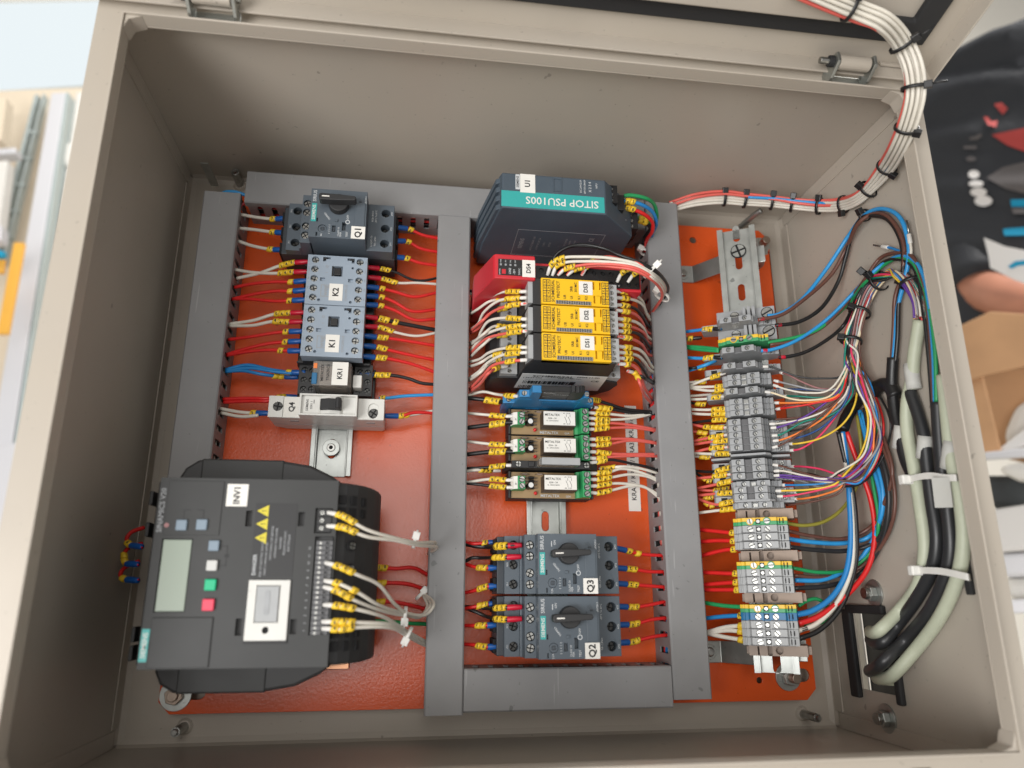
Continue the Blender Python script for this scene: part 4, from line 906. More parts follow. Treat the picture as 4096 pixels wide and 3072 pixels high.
def wire3(col, P, where, r=1.25, fer=None, txt='', flip=False, cat='wire', name='wire', gap=0.6, sag=0, k=8, label=None, n=8):
    pa = Path(P, k); p0 = pa.p[0]
    me = MB().tube([p-p0 for p in pa.p], r, n).mesh(name, 'w_'+col, True)
    o = put(name, me, loc=p0)
    fn = {'redS': 'short red', 'whiteS': 'short white'}.get(fer, fer)
    lab = label or f'{CN.get(col, col)} {name} ' + (f'with {fn} ferrule ' if fer else '') + (f'marked {txt.strip().replace("-", "")} ' if txt.strip(' -') else '') + where
    if not label: WGROUP.setdefault(where, []).append((p0.y, o))
    tag(o, lab, cat, where)
    s_ = 0
    if fer:
        fr_, fl = FER[fer]; me = sleeve(fr_, fl, 'f_'+fer.replace('S', ''), kind='ferrule')
        p, t = pa.at(fl*0.5); a = pa.at(0)[0]; d = (pa.at(fl)[0]-a).normalized()
        f_ = put('ferrule', me, o); f_.matrix_basis = Matrix.Translation((a-p0)*S) @ d.to_track_quat('X', 'Z').to_matrix().to_4x4()
        s_ = fl
    s_ += gap
    chars = txt if not flip else txt
    for ch in chars:
        if ch == ' ': s_ += 3.6; continue
        p, t = pa.at(s_+2.3)
        if s_+4.6 > pa.L: break
        m_ = put('marker', sleeve(r+0.75, 4.5, 'marker'), o)
        F = frame(p, t, flip); F3 = F.to_3x3() @ Matrix.Rotation(random.uniform(-0.45, 0.45), 3, 'X')
        m_.matrix_basis = Matrix.Translation((p-p0)*S) @ F3.to_4x4()
        if ch not in '-':
            d_ = text(ch, 0.35, 0, r+1.22, 3.5, 'ink', m_, 0, 'marker_digit', bold=0.03)
        s_ += 4.75
    return o
def wire(col, k, pts, z0, z1, where, **kw): return wire3(col, path_pts(k, pts, z0, z1), where, **kw)
def batch(where, k, rows, z0, z1, **kw):
    for row in rows:
        col, fer, txt, pts = row[:4]; kw2 = dict(kw)
        if len(row) > 4: kw2.update(row[4])
        zz0, zz1 = kw2.pop('z0', z0), kw2.pop('z1', z1)
        wire(col, k, pts, zz0, zz1, where, fer=fer, txt=txt, **kw2)

# ---------------------------------------------------------------- contactor column
batch('on the outer duct side of Q1', 'A', [
 ('white', 'blue', '3', [(712, 448), (600, 455), (450, 440), (295, 412)]),
 ('white', 'blue', '2', [(706, 570), (590, 560), (430, 540), (280, 525)]),
 ('white', 'blue', '1', [(692, 703), (580, 700), (420, 670), (275, 620)])], 58, 46, r=1.55)
batch('on the outer duct side of K2', 'A', [
 ('white', 'red', '641', [(870, 798), (760, 805), (640, 832), (480, 890), (295, 932)]),
 ('white', 'red', '645', [(862, 878), (740, 882), (600, 892), (430, 885), (270, 860)]),
 ('red', 'blue', '-', [(862, 950), (750, 960), (600, 960), (430, 975), (275, 1005)]),
 ('red', 'blue', '-', [(856, 1025), (745, 1035), (600, 1035), (430, 1060), (255, 1100)]),
 ('red', 'blue', '4', [(850, 1105), (740, 1110), (600, 1115), (420, 1100), (255, 1096)])], 62, 46, r=1.5)
batch('on the outer duct side of K1', 'A', [
 ('white', 'red', '640', [(838, 1206), (720, 1210), (600, 1220), (430, 1270), (228, 1300)]),
 ('white', 'red', '644', [(828, 1280), (715, 1283), (580, 1280), (430, 1310), (225, 1314)]),
 ('red', 'blue', '9', [(825, 1357), (715, 1360), (600, 1370), (420, 1400), (228, 1425)]),
 ('red', 'blue', '8', [(820, 1437), (705, 1442), (560, 1455), (400, 1490), (212, 1545)]),
 ('red', 'blue', ' 7', [(815, 1515), (700, 1515), (560, 1508), (400, 1520), (212, 1552)])], 62, 46, r=1.5)
batch('on the outer duct side of KR1', 'B', [
 ('blue', 'blue', 'N', [(850, 985), (730, 985), (560, 960), (380, 925), (205, 962)]),
 ('blue', None, '', [(740, 992), (600, 978), (400, 950), (205, 970)]),
 ('blue', 'blue', '--', [(790, 1022, 44), (660, 1018, 42), (500, 1000), (350, 972), (205, 978)]),
 ('red', 'blue', '--', [(800, 1185, 34), (690, 1180, 36), (560, 1196), (380, 1192), (185, 1200)]),
 ('red', None, '', [(640, 1215, 36), (560, 1216), (380, 1216), (190, 1225)])], 52, 44, r=1.5)
batch('on the outer duct side of Q4', 'B', [
 ('white', 'blue', '2', [(565, 1313), (470, 1312), (330, 1305), (158, 1275)]),
 ('white', None, '', [(470, 1330), (330, 1340), (170, 1310)])], 52, 44, r=1.5)
batch('from Q1 to the middle duct', 'A', [
 ('red', 'blue', '3', [(1570, 520), (1680, 535), (1780, 580), (1925, 612)]),
 ('red', 'blue', '5', [(1552, 633), (1665, 635), (1770, 690), (1925, 722)]),
 ('red', 'blue', '4', [(1542, 760), (1655, 768), (1760, 805), (1925, 830)])], 58, 46, r=1.5, flip=True)
batch('from K2 to the middle duct', 'A', [
 ('black', 'red', '24', [(1338, 843), (1460, 855), (1580, 885), (1700, 940), (1800, 950), (1920, 925)], dict(r=1.2)),
 ('white', 'red', '645', [(1350, 923), (1465, 935), (1590, 968), (1750, 968), (1925, 980)], dict(r=1.2)),
 ('red', 'blue', '9', [(1332, 998), (1450, 1012), (1570, 1040), (1720, 1080), (1915, 1045)]),
 ('red', 'blue', '8', [(1327, 1073), (1445, 1080), (1560, 1120), (1700, 1195), (1915, 1180)]),
 ('red', 'blue', '7', [(1322, 1143), (1440, 1150), (1570, 1190), (1720, 1265), (1910, 1258)])], 62, 46, r=1.5, flip=True)
batch('from K1 to the middle duct', 'A', [
 ('black', 'red', '24 6', [(1322, 1238), (1440, 1255), (1600, 1290), (1910, 1350)], dict(r=1.9)),
 ('white', 'red', '546', [(1318, 1318), (1440, 1325), (1590, 1370), (1740, 1395), (1910, 1368)], dict(r=1.2)),
 ('red', 'blue', '15', [(1312, 1393), (1425, 1405), (1530, 1415), (1700, 1440), (1905, 1475)]),
 ('red', 'blue', '14', [(1306, 1473), (1425, 1485), (1530, 1510), (1700, 1550), (1905, 1592)]),
 ('red', 'blue', '13', [(1300, 1558), (1420, 1567), (1530, 1580), (1700, 1620), (1905, 1692)])], 62, 46, r=1.5, flip=True)
batch('from KR1 or Q4 to the middle duct', 'B', [
 ('black', 'blue', '105', [(1285, 1003), (1405, 1005), (1560, 1010), (1680, 1035), (1780, 1070), (1905, 1082)]),
 ('lightblue', None, '2', [(1440, 1195), (1520, 1190), (1640, 1175), (1905, 1163)]),
 ('white', 'blue', '32', [(1485, 1335), (1600, 1335), (1720, 1320), (1905, 1292)]),
 ('red', None, '', [(1640, 1330), (1720, 1308), (1900, 1312)])], 50, 44, r=1.5, flip=True)

# ---------------------------------------------------------------- inverter wires
batch('plugged into the inverter front', 'C', [
 ('white', 'white', '752', [(1360, 395, 164), (1450, 415, 169), (1600, 500, 165), (1780, 555, 150), (1920, 585, 130), (2040, 585, 95), (2000, 640, 50)]),
 ('white', 'white', '752', [(1355, 480, 164), (1460, 490, 169), (1600, 545, 165), (1780, 570, 150), (1920, 600, 130), (2050, 615, 90), (1995, 655, 50)]),
 ('white', 'white', '601', [(1345, 712, 164), (1430, 735, 169), (1540, 785, 165), (1680, 850, 150), (1780, 970, 130), (1860, 1030, 110), (1990, 1035, 85), (2030, 980, 80), (1960, 900, 50)]),
 ('white', 'white', '6  1', [(1340, 825, 164), (1430, 845, 169), (1550, 900, 165), (1680, 980, 150), (1850, 1030, 108), (1960, 1040, 85), (2010, 980, 75), (1965, 905, 50)]),
 ('white', 'white', '605', [(1335, 865, 164), (1420, 890, 169), (1530, 950, 165), (1680, 1010, 150), (1850, 1045, 105), (1950, 1050, 80), (1990, 990, 70), (1960, 910, 50)]),
 ('white', 'white', '629', [(1335, 978, 164), (1430, 985, 169), (1560, 1010, 165), (1700, 1050, 150), (1850, 1140, 105), (1960, 1200, 60), (1990, 1215, 48)]),
 ('white', 'white', '635', [(1325, 1085, 164), (1430, 1085, 169), (1560, 1090, 165), (1740, 1100, 150), (1860, 1160, 105), (1950, 1215, 60), (1990, 1230, 48)]),
 ('white', 'white', '636', [(1325, 1128, 164), (1430, 1132, 169), (1560, 1120, 165), (1740, 1120, 150), (1860, 1175, 102), (1950, 1225, 58), (1990, 1240, 48)])], 156, 115, r=1.25, flip=False)
batch('between the inverter end and the middle duct', 'C', [
 ('red', None, '18', [(1660, 742), (1790, 750), (1900, 745), (1995, 790)]),
 ('red', None, '1-', [(1650, 845), (1770, 840), (1880, 850), (1995, 890)]),
 ('red', None, '--', [(1640, 965), (1760, 960), (1880, 980), (1995, 1010)])], 55, 40, r=1.6, flip=True)
wire('green', 'C', [(1650, 1080), (1760, 1085), (1860, 1095), (1985, 1100)], 70, 42, 'under the white inverter wires', r=1.6)
batch('at the display end of the inverter', 'C', [
 ('red', 'blue', '6', [(190, 612), (110, 600), (90, 560), (120, 520), (200, 490)]),
 ('red', 'blue', '--', [(165, 722), (90, 720), (75, 660), (100, 620), (190, 590)]),
 ('red', 'blue', '-', [(165, 825), (75, 815), (50, 790), (70, 750), (170, 700)])], 62, 44, r=1.6)

# ---------------------------------------------------------------- safety relays
batch('from DS3 to the middle duct', 'E', [
 ('white', 'white', '633', [(700, 145), (625, 148), (470, 150), (330, 210), (185, 322)]),
 ('white', 'white', '6-2', [(700, 200), (600, 205), (440, 225), (300, 330), (250, 430), (185, 482)]),
 ('salmon', 'white', '629', [(705, 250), (640, 255), (470, 285), (330, 360), (265, 460), (185, 512)]),
 ('white', None, '--', [(500, 215, 86), (360, 230, 86), (250, 300), (180, 345)]),
 ('salmon', None, '--', [(520, 290, 86), (400, 315, 86), (290, 400), (180, 500)])], 118, 50, r=1.25)
batch('from DS2 to the middle duct', 'E', [
 ('white', 'white', '607', [(712, 390), (640, 390), (470, 380), (340, 410), (275, 500), (250, 560), (180, 600)]),
 ('white', 'white', '606', [(715, 447), (630, 450), (470, 470), (330, 520), (240, 600), (182, 668)]),
 ('salmon', 'white', '409', [(720, 497), (650, 497), (480, 520), (330, 560), (250, 620), (182, 698)]),
 ('white', None, '-7', [(510, 460, 86), (390, 455, 88), (300, 520), (182, 620)]),
 ('white', None, '--', [(520, 530, 86), (390, 545, 86), (290, 620), (182, 725)])], 118, 50, r=1.25)
batch('from DS1 to the middle duct', 'E', [
 ('white', 'white', '607', [(710, 640), (640, 640), (470, 650), (340, 690), (270, 740), (175, 770)]),
 ('white', 'white', '606', [(708, 685), (600, 690), (460, 710), (330, 780), (260, 850), (170, 915)]),
 ('salmon', 'white', ' 03', [(700, 750), (620, 755), (490, 770), (380, 800), (300, 880), (175, 1010)]),
 ('white', None, '-1', [(470, 690, 90), (370, 715, 84), (280, 770), (175, 810)]),
 ('salmon', 'white', '--', [(510, 808, 86), (430, 818, 88), (340, 870), (270, 960), (180, 1030)]),
 ('white', None, '1', [(460, 745, 86), (370, 770, 80), (270, 860), (172, 935)])], 118, 50, r=1.25)
batch('from DS3 to the long duct', 'E', [
 ('white', 'white', '10', [(1450, 145), (1540, 150), (1640, 180), (1700, 230), (1735, 330), (1790, 400)]),
 ('white', 'white', '82', [(1455, 200), (1530, 205), (1640, 225), (1710, 270), (1740, 350), (1795, 430)]),
 ('black', 'white', '80', [(1455, 265), (1530, 268), (1640, 300), (1700, 360), (1745, 440), (1800, 480)]),
 ('salmon', 'white', '--', [(1460, 310), (1530, 320), (1630, 345), (1690, 400), (1740, 500), (1800, 530)])], 118, 48, r=1.35, flip=True)
batch('from DS2 to the long duct', 'E', [
 ('white', 'white', '19', [(1465, 385), (1540, 395), (1650, 420), (1710, 470), (1745, 540), (1805, 590)]),
 ('salmon', 'white', '24', [(1470, 440), (1540, 447), (1650, 475), (1720, 520), (1750, 590), (1805, 620)]),
 ('black', 'white', '80', [(1470, 495), (1550, 500), (1650, 515), (1720, 570), (1765, 640), (1810, 670)]),
 ('salmon', 'white', '-8', [(1480, 545), (1530, 550), (1630, 575), (1700, 620), (1750, 700), (1810, 720)])], 118, 48, r=1.35, flip=True)
batch('from DS1 to the long duct', 'E', [
 ('white', 'white', '10', [(1475, 630), (1550, 640), (1660, 655), (1720, 700), (1780, 800), (1830, 850)]),
 ('white', 'white', '81', [(1480, 685), (1550, 690), (1660, 715), (1720, 770), (1770, 840), (1830, 870)]),
 ('black', 'white', '86', [(1480, 735), (1550, 740), (1640, 755), (1700, 820), (1770, 930), (1830, 960)]),
 ('salmon', 'white', '5', [(1485, 785), (1550, 790), (1620, 800), (1680, 860), (1720, 990), (1790, 1100)]),
 ('salmon', 'white', '--', [(1570, 850, 100), (1640, 870, 95), (1680, 960), (1720, 1060), (1780, 1130)]),
 ('black', None, '', [(1600, 840, 80), (1700, 900), (1810, 970)])], 118, 48, r=1.35, flip=True)
def ds4(col, s0, mid, txt, dz=0, dy=0):
    P = [s0] + mid
    wire(col, 'D', P, 118, 45, 'looping over DS4', txt=txt, fer='white' if txt else None, r=1.3)
tail = lambda a, b: [(1650+a, 1005+b, 142), (1785+a, 1072+b, 138), (1880+a, 1160+b, 118), (1905+a, 1240+b, 98), (1840+a, 1350+b, 66), (1765+a, 1440+b, 48)]
ds4('white', (862, 1110, 120), [(900, 1010, 126), (1000, 955, 130), (1150, 945, 134), (1400, 955, 140)] + tail(0, 0), '640')
ds4('white', (905, 1115, 120), [(940, 1030, 124), (1020, 995, 128), (1200, 985, 132), (1400, 990, 138)] + tail(-8, 18), '44')
ds4('salmon', (955, 1110, 120), [(985, 1070, 123), (1080, 1035, 128), (1250, 1010, 132), (1420, 1010, 138)] + tail(-18, 38), '33')
ds4('salmon', (1035, 1112, 120), [(1060, 1080, 122), (1150, 1045, 126), (1300, 1025, 130), (1450, 1035, 136)] + tail(-28, 56), '29')
ds4('black', (890, 1100, 118), [(930, 940, 124), (1020, 870, 128), (1160, 838, 130), (1360, 870, 135), (1500, 930, 140)] + tail(14, -18), '')
ds4('black', (910, 1100, 118), [(945, 930, 124), (1050, 860, 128), (1200, 850, 130), (1380, 885, 134), (1520, 945, 138)] + tail(24, 0), '')
ds4('salmon', (1165, 1110, 120), [(1190, 1060, 124), (1260, 985, 128), (1380, 945, 132), (1500, 960, 136)] + tail(8, -4), '6-')
ds4('white', (1478, 1170, 119), [(1510, 1100, 123), (1560, 1060, 128), (1620, 1050, 134)] + tail(-14, 30)[1:], '641')
ds4('white', (1572, 1172, 119), [(1610, 1115, 122), (1670, 1075, 128)] + tail(-20, 44)[1:], '643')
batch('curving from U1 into the long duct', 'D', [
 ('green', None, '', [(1540, 405, 112), (1600, 400, 112), (1740, 430, 108), (1810, 490, 96), (1830, 600, 84), (1800, 700, 66), (1780, 800, 48)]),
 ('blue', None, '21', [(1540, 455, 110), (1600, 455, 110), (1720, 495, 106), (1800, 560, 96), (1825, 650, 84), (1790, 740, 66), (1770, 830, 48)]),
 ('red', None, '28', [(1540, 512, 106), (1600, 520, 106), (1720, 570, 102), (1790, 640, 92), (1790, 720, 80), (1740, 800, 62), (1730, 900, 46)]),
 ('black', None, '--', [(1660, 620, 84), (1720, 640, 82), (1770, 690, 74), (1720, 780, 60), (1700, 880, 46)]),
 ('green', None, '--', [(1660, 600, 84), (1740, 620, 82), (1790, 680, 70), (1750, 780, 56), (1720, 860, 46)])], 110, 46, r=1.75, flip=True)
wire('black', 'D', [(330, 1250), (250, 1250), (180, 1248)], 60, 48, 'from DS4 to the middle duct', r=1.4)
wire('white', 'D', [(330, 1275), (250, 1275), (180, 1272)], 56, 46, 'from DS4 to the middle duct', r=1.4)

# ---------------------------------------------------------------- small relays and boards
batch('from small relays to the middle duct', 'F', [
 ('white', 'white', '652', [(745, 187, 80), (670, 187, 74), (520, 170), (400, 148), (270, 182)]),
 ('black', 'white', '600', [(605, 240, 62), (535, 235), (390, 215), (270, 203)], dict(r=1.9)),
 ('white', 'white', '644', [(680, 365), (600, 365), (470, 355), (270, 338)]),
 ('black', 'white', '600', [(680, 420), (600, 422), (470, 440), (265, 467)], dict(r=1.9)),
 ('white', 'white', '644', [(680, 620), (600, 618), (465, 610), (265, 588)]),
 ('black', 'white', '600', [(685, 680), (600, 678), (465, 680), (262, 703)], dict(r=1.9)),
 ('black', 'white', '608', [(680, 800), (600, 800), (465, 815), (260, 828)]),
 ('white', 'white', '601', [(560, 848, 42), (480, 845, 42), (350, 840), (260, 850)]),
 ('white', 'white', '649', [(685, 930), (610, 930), (480, 920), (258, 950)]),
 ('black', 'white', '650', [(685, 995), (610, 995), (470, 980), (258, 957)])], 57, 48, r=1.3)
batch('from small relays to the long duct', 'F', [
 ('black', 'white', '603', [(1335, 220, 70), (1420, 228), (1510, 255), (1650, 300), (1900, 330), (1960, 340)], dict(r=1.5)),
 ('black', 'white', '--8', [(1365, 285, 60), (1430, 290), (1530, 300), (1700, 330), (1900, 342), (1960, 345)], dict(r=1.5)),
 ('white', 'white', '396', [(1325, 333), (1390, 338), (1520, 345), (1700, 360), (1850, 340), (1960, 305)]),
 ('white', 'white', '386', [(1325, 382), (1390, 385), (1520, 395), (1700, 385), (1850, 355), (1960, 320)]),
 ('salmon', 'white', '306', [(1325, 432), (1390, 432), (1520, 425), (1700, 440), (1880, 472), (1960, 490)]),
 ('salmon', 'white', '286', [(1320, 480), (1390, 480), (1500, 470), (1700, 465), (1870, 485), (1960, 500)]),
 ('salmon', 'white', '526', [(1330, 568), (1400, 568), (1525, 565), (1700, 565), (1900, 592), (1970, 605)]),
 ('salmon', 'white', '426', [(1335, 620), (1400, 620), (1525, 610), (1700, 580), (1900, 600), (1970, 615)]),
 ('salmon', 'white', '916', [(1335, 680), (1400, 680), (1530, 695), (1720, 700), (1910, 700), (1970, 705)]),
 ('salmon', 'white', '-0', [(1335, 735), (1400, 738), (1530, 725), (1720, 715), (1910, 718), (1970, 722)]),
 ('black', 'white', '-0', [(1345, 777), (1410, 770), (1530, 750), (1700, 780), (1860, 815), (1975, 850)]),
 ('white', None, '816', [(1430, 832, 46), (1500, 825, 46), (1620, 810), (1760, 820), (1900, 855), (1980, 880)]),
 ('white', 'white', '216', [(1340, 870), (1400, 870), (1530, 855), (1620, 830), (1760, 850), (1960, 930), (1985, 950)]),
 ('white', 'white', '846', [(1340, 925), (1400, 925), (1540, 905), (1700, 880), (1860, 900), (1965, 950), (1985, 965)]),
 ('white', 'white', '946', [(1340, 985), (1410, 980), (1540, 960), (1700, 965), (1850, 1000), (1970, 1070), (1988, 1085)]),
 ('white', 'white', '846', [(1340, 1040), (1410, 1045), (1540, 1020), (1720, 980), (1830, 990), (1960, 1085), (1988, 1100)])], 57, 42, r=1.25, flip=True)

# ---------------------------------------------------------------- motor starters Q3, Q2
batch('from Q3 to the middle duct', 'G', [
 ('red', 'blue', '8', [(620, 240, 52), (490, 245, 52), (400, 250), (320, 240)]),
 ('black', 'red', '006', [(782, 262, 80), (640, 268, 78), (500, 275), (420, 270), (320, 250)], dict(r=2.0)),
 ('black', 'red', '3--', [(775, 355, 80), (630, 360, 78), (450, 365), (380, 365), (315, 398)]),
 ('red', 'blue', '71', [(620, 445, 58), (495, 445, 58), (410, 440), (318, 412)]),
 ('red', 'blue', '61', [(625, 590, 58), (500, 595, 58), (390, 630), (312, 648)])], 66, 46, r=1.45)
batch('from Q2 to the middle duct', 'G', [
 ('red', 'blue', '1-', [(625, 730, 52), (490, 740, 52), (390, 760), (312, 772)]),
 ('black', 'red', '346', [(780, 760, 80), (635, 765, 78), (490, 770), (400, 760), (312, 760)]),
 ('black', 'red', '246', [(780, 855, 80), (635, 860, 78), (490, 835), (400, 795), (312, 765)]),
 ('red', 'blue', '71', [(615, 905, 58), (485, 908, 58), (390, 910), (310, 910)]),
 ('red', 'blue', '61', [(620, 1080, 58), (485, 1080, 58), (390, 1065), (308, 1060)])], 66, 46, r=1.45)
batch('from Q3 to the long duct', 'G', [
 ('red', 'blue', '4 -', [(1520, 283), (1640, 310), (1700, 328), (1800, 340), (1960, 347)]),
 ('red', 'blue', '23', [(1520, 445), (1640, 453), (1700, 460), (1800, 475), (1960, 476)]),
 ('red', 'blue', '22', [(1525, 570), (1650, 578), (1720, 584), (1800, 590), (1965, 602)])], 56, 46, r=1.5, flip=True)
batch('from Q2 to the long duct', 'G', [
 ('red', 'blue', '12', [(1530, 755), (1660, 760), (1720, 758), (1820, 740), (1970, 708)]),
 ('red', 'blue', '02', [(1535, 905), (1660, 900), (1720, 890), (1820, 862), (1975, 845)]),
 ('red', 'blue', '91', [(1540, 1050), (1670, 1040), (1730, 1025), (1840, 998), (1985, 982)])], 56, 46, r=1.5, flip=True)

# ---------------------------------------------------------------- terminal strip, duct side
batch('from long duct to upper terminals', 'H', [
 ('blue', 'black', '72', [(525, 1030), (450, 1030), (370, 1035), (185, 1058)], dict(r=1.6)),
 ('black', 'black', '82', [(350, 1108, 54), (290, 1112, 52), (190, 1122)], dict(r=1.6)),
 ('green', None, '', [(500, 1210), (350, 1193), (195, 1184)], dict(r=1.6)),
 ('green', None, '', [(500, 1227), (350, 1215), (195, 1196)], dict(r=1.6)),
 ('lightblue', 'black', '72', [(530, 1285), (450, 1282), (370, 1290), (205, 1285)], dict(r=1.6)),
 ('lightblue', None, '', [(470, 1310, 64), (390, 1345), (210, 1405)], dict(r=1.6)),
 ('black', None, '--', [(380, 1370, 52), (280, 1375), (205, 1380)], dict(r=1.4)),
 ('white', 'whiteS', '51', [(560, 1418), (495, 1440), (400, 1470), (235, 1535)]),
 ('white', None, '-', [(390, 1500, 52), (310, 1500, 50), (228, 1505)]),
 ('white', None, '16', [(560, 1535), (530, 1537), (430, 1542), (232, 1545)]),
 ('white', None, '16', [(560, 1565), (530, 1567), (420, 1577), (232, 1553)]),
 ('white', 'whiteS', '94', [(570, 1625), (520, 1630), (400, 1648), (232, 1655)])], 74, 48, r=1.3)
batch('from long duct to grey terminals', 'I', [
 ('white', None, '346', [(570, 632), (500, 634), (390, 640), (240, 636)]),
 ('white', None, '-46', [(570, 675), (500, 677), (400, 680), (242, 672)]),
 ('black', None, '606', [(580, 726), (500, 728), (415, 735), (250, 758)]),
 ('salmon', 'whiteS', '--26', [(590, 795), (530, 797), (395, 793), (250, 768)]),
 ('salmon', 'whiteS', '536', [(590, 858), (530, 868), (405, 888), (268, 918)]),
 ('salmon', None, '92-', [(590, 908), (530, 915), (415, 925), (272, 948)]),
 ('salmon', 'whiteS', '906', [(595, 968), (530, 973), (415, 982), (282, 1014)]),
 ('white', None, '106', [(605, 1028), (560, 1028), (430, 1030), (278, 1024)]),
 ('black', None, '806', [(600, 1150), (560, 1160), (440, 1188), (288, 1180)]),
 ('salmon', 'whiteS', '126', [(620, 1208), (560, 1215), (400, 1237), (292, 1247)]),
 ('salmon', None, '-26', [(620, 1268), (570, 1278), (465, 1302), (305, 1335)]),
 ('salmon', None, '406', [(630, 1373), (580, 1376), (470, 1382), (312, 1398)]),
 ('salmon', None, '20-', [(640, 1448), (590, 1458), (470, 1476), (318, 1430)]),
 ('white', None, '-16', [(655, 1512), (600, 1518), (490, 1530), (315, 1552)])], 76, 48, r=1.3)
batch('low under the grey terminals', 'I', [
 ('white', None, '11', [(375, 395), (330, 395), (225, 405)]), ('white', None, '--', [(520, 495, 60), (420, 505), (230, 520)]),
 ('black', None, '0-', [(390, 590), (350, 592), (235, 575)]), ('salmon', None, '--', [(405, 850), (370, 845), (255, 830)]),
 ('salmon', None, '--', [(410, 900), (370, 895), (258, 935)]), ('white', None, '0-', [(430, 1055), (395, 1058), (275, 1050)]),
 ('black', None, '2-', [(445, 1265), (410, 1268), (295, 1200)]), ('salmon', None, '800', [(600, 1335, 62), (560, 1340, 60), (430, 1355, 52), (310, 1345)]),
 ('salmon', None, '5-', [(460, 1415), (430, 1415), (310, 1445)]), ('salmon', None, '-0', [(470, 1480), (430, 1488), (318, 1420)])], 52, 44, r=1.3)
batch('from long duct to screw terminals', 'J', [
 ('red', None, '2', [(650, 400), (622, 400), (560, 396), (460, 385), (328, 374)]),
 ('red', None, '2', [(655, 472), (625, 472), (560, 470), (460, 470), (335, 480)]),
 ('red', None, '2', [(660, 543), (632, 546), (570, 550), (470, 570), (345, 604)]),
 ('red', None, '2', [(678, 760), (650, 760), (580, 760), (480, 755), (350, 752)]),
 ('red', None, '2', [(682, 835), (655, 838), (590, 842), (480, 850), (360, 862)]),
 ('red', None, '1', [(690, 905), (662, 905), (600, 905), (480, 905), (366, 905)]),
 ('green', None, '', [(710, 1058), (540, 1045), (370, 1020)]),
 ('blue', None, 'N', [(725, 1130), (690, 1132), (540, 1140), (385, 1157)]),
 ('white', None, '-', [(725, 1220), (560, 1235), (395, 1280)]),
 ('white', None, '-', [(725, 1275), (560, 1265), (395, 1287)]),
 ('white', None, '-', [(730, 1352), (560, 1325), (395, 1292)])], 74, 46, r=1.75)

# ---------------------------------------------------------------- terminal strip, cable side: the many-coloured cores
def off(P, d):   # shift a run sideways a little so that neighbours lie next to each other
    out = []
    for i, p in enumerate(P):
        t = (P[min(i+1, len(P)-1)] - P[max(i-1, 0)]).normalized(); a = t.orthogonal().normalized() if abs(t.z) > .95 else t.cross(Vector((0, 0, 1))).normalized(); b = t.cross(a)
        out.append(p + a*d[0] + b*d[1])
    return out
ARCH = [('H', 1672, 1140, 128), ('H', 1735, 890, 134), ('H', 1850, 640, 142), ('H', 1985, 545, 150), ('H', 2095, 555, 152), ('H', 2180, 640, 150), ('H', 2265, 800, 146), ('H', 2280, 935, 146)]
LOOP = [('I', 1640, 1215, 128), ('I', 1790, 1090, 132), ('I', 1868, 900, 136), ('I', 1850, 680, 136), ('I', 1770, 430, 134), ('I', 1690, 170, 130)]
HIGH = [('I', 1700, 420, 126), ('I', 1690, 250, 126)]
arch = [clampw(at(*q)) for q in ARCH]; loop = [clampw(at(*q)) for q in LOOP]; high = [clampw(at(*q)) for q in HIGH]
SP = [(i % 5 - 2, i//5 - 1.5) for i in range(20)]
def core(col, k, pts, z0, z1, via, i, fer='whiteS', r=0.85, txt=''):
    h = path_pts(k, pts, z0, z1); d = (SP[i % 20][0]*2.1, SP[i % 20][1]*1.9)
    rj = random.Random(i*7+len(pts)+int(pts[0][1])); jit = [Vector((rj.uniform(-1, 1), rj.uniform(-1, 1), rj.uniform(-1, 1)))*(2.2 if via is loop and 0 < q < 5 else 5.0 if q < len(via) else (1.2 if q < len(via)+2 else 0.6)) for q in range(len(via)+len(arch))]
    P = h + [p_+j_ for p_, j_ in zip(off(via + arch, d), jit)]
    P = h + [clampw(p_) for p_ in P[len(h):]]
    wire3(col, P, 'from grey terminals into the grey sheath', r=r, fer=fer, k=7)
upper = [
 ('darkgrey', [(885, 258, 97), (960, 260), (1200, 345), (1400, 362), (1600, 330)]),
 ('mauve', [(1040, 310, 90), (1100, 325), (1250, 400), (1420, 455), (1600, 420)]),
 ('grey', [(985, 380, 92), (1150, 420), (1350, 462), (1560, 440)]),
 ('white', [(980, 420, 94), (1100, 460), (1280, 490), (1480, 460)]),
 ('cream', [(905, 480, 97), (970, 490), (1150, 545), (1300, 555), (1500, 505)]),
 ('teal', [(1060, 518, 90), (1200, 520), (1400, 532), (1560, 500)]),
 ('orange', [(985, 578, 92), (1150, 578), (1400, 560), (1560, 500)]),
 ('red', [(1000, 635, 90), (1150, 615), (1350, 580), (1560, 520)]),
 ('white', [(945, 765, 96), (1010, 762), (1250, 720), (1450, 640), (1620, 500)]),
 ('purple', [(955, 800, 96), (1020, 795), (1200, 730), (1400, 610), (1580, 440)]),
 ('teal', [(965, 868, 96), (1040, 860), (1250, 745), (1500, 680), (1680, 500)]),
 ('orange', [(975, 915, 96), (1050, 905), (1250, 820), (1450, 690), (1600, 470)]),
 ('brown', [(970, 975, 95), (1040, 955), (1200, 860), (1400, 690), (1590, 500)]),
 ('darkblue', [(1110, 890, 90), (1200, 885), (1350, 830), (1500, 720), (1640, 520)]),
 ('yellow', [(1115, 940, 90), (1200, 938), (1400, 890), (1600, 760), (1710, 560)]),
 ('pink', [(1120, 1000, 90), (1220, 985), (1380, 880), (1560, 660), (1690, 440)])]
for i, (c, pts) in enumerate(upper): core(c, 'I', pts, 96, 122, [], i)
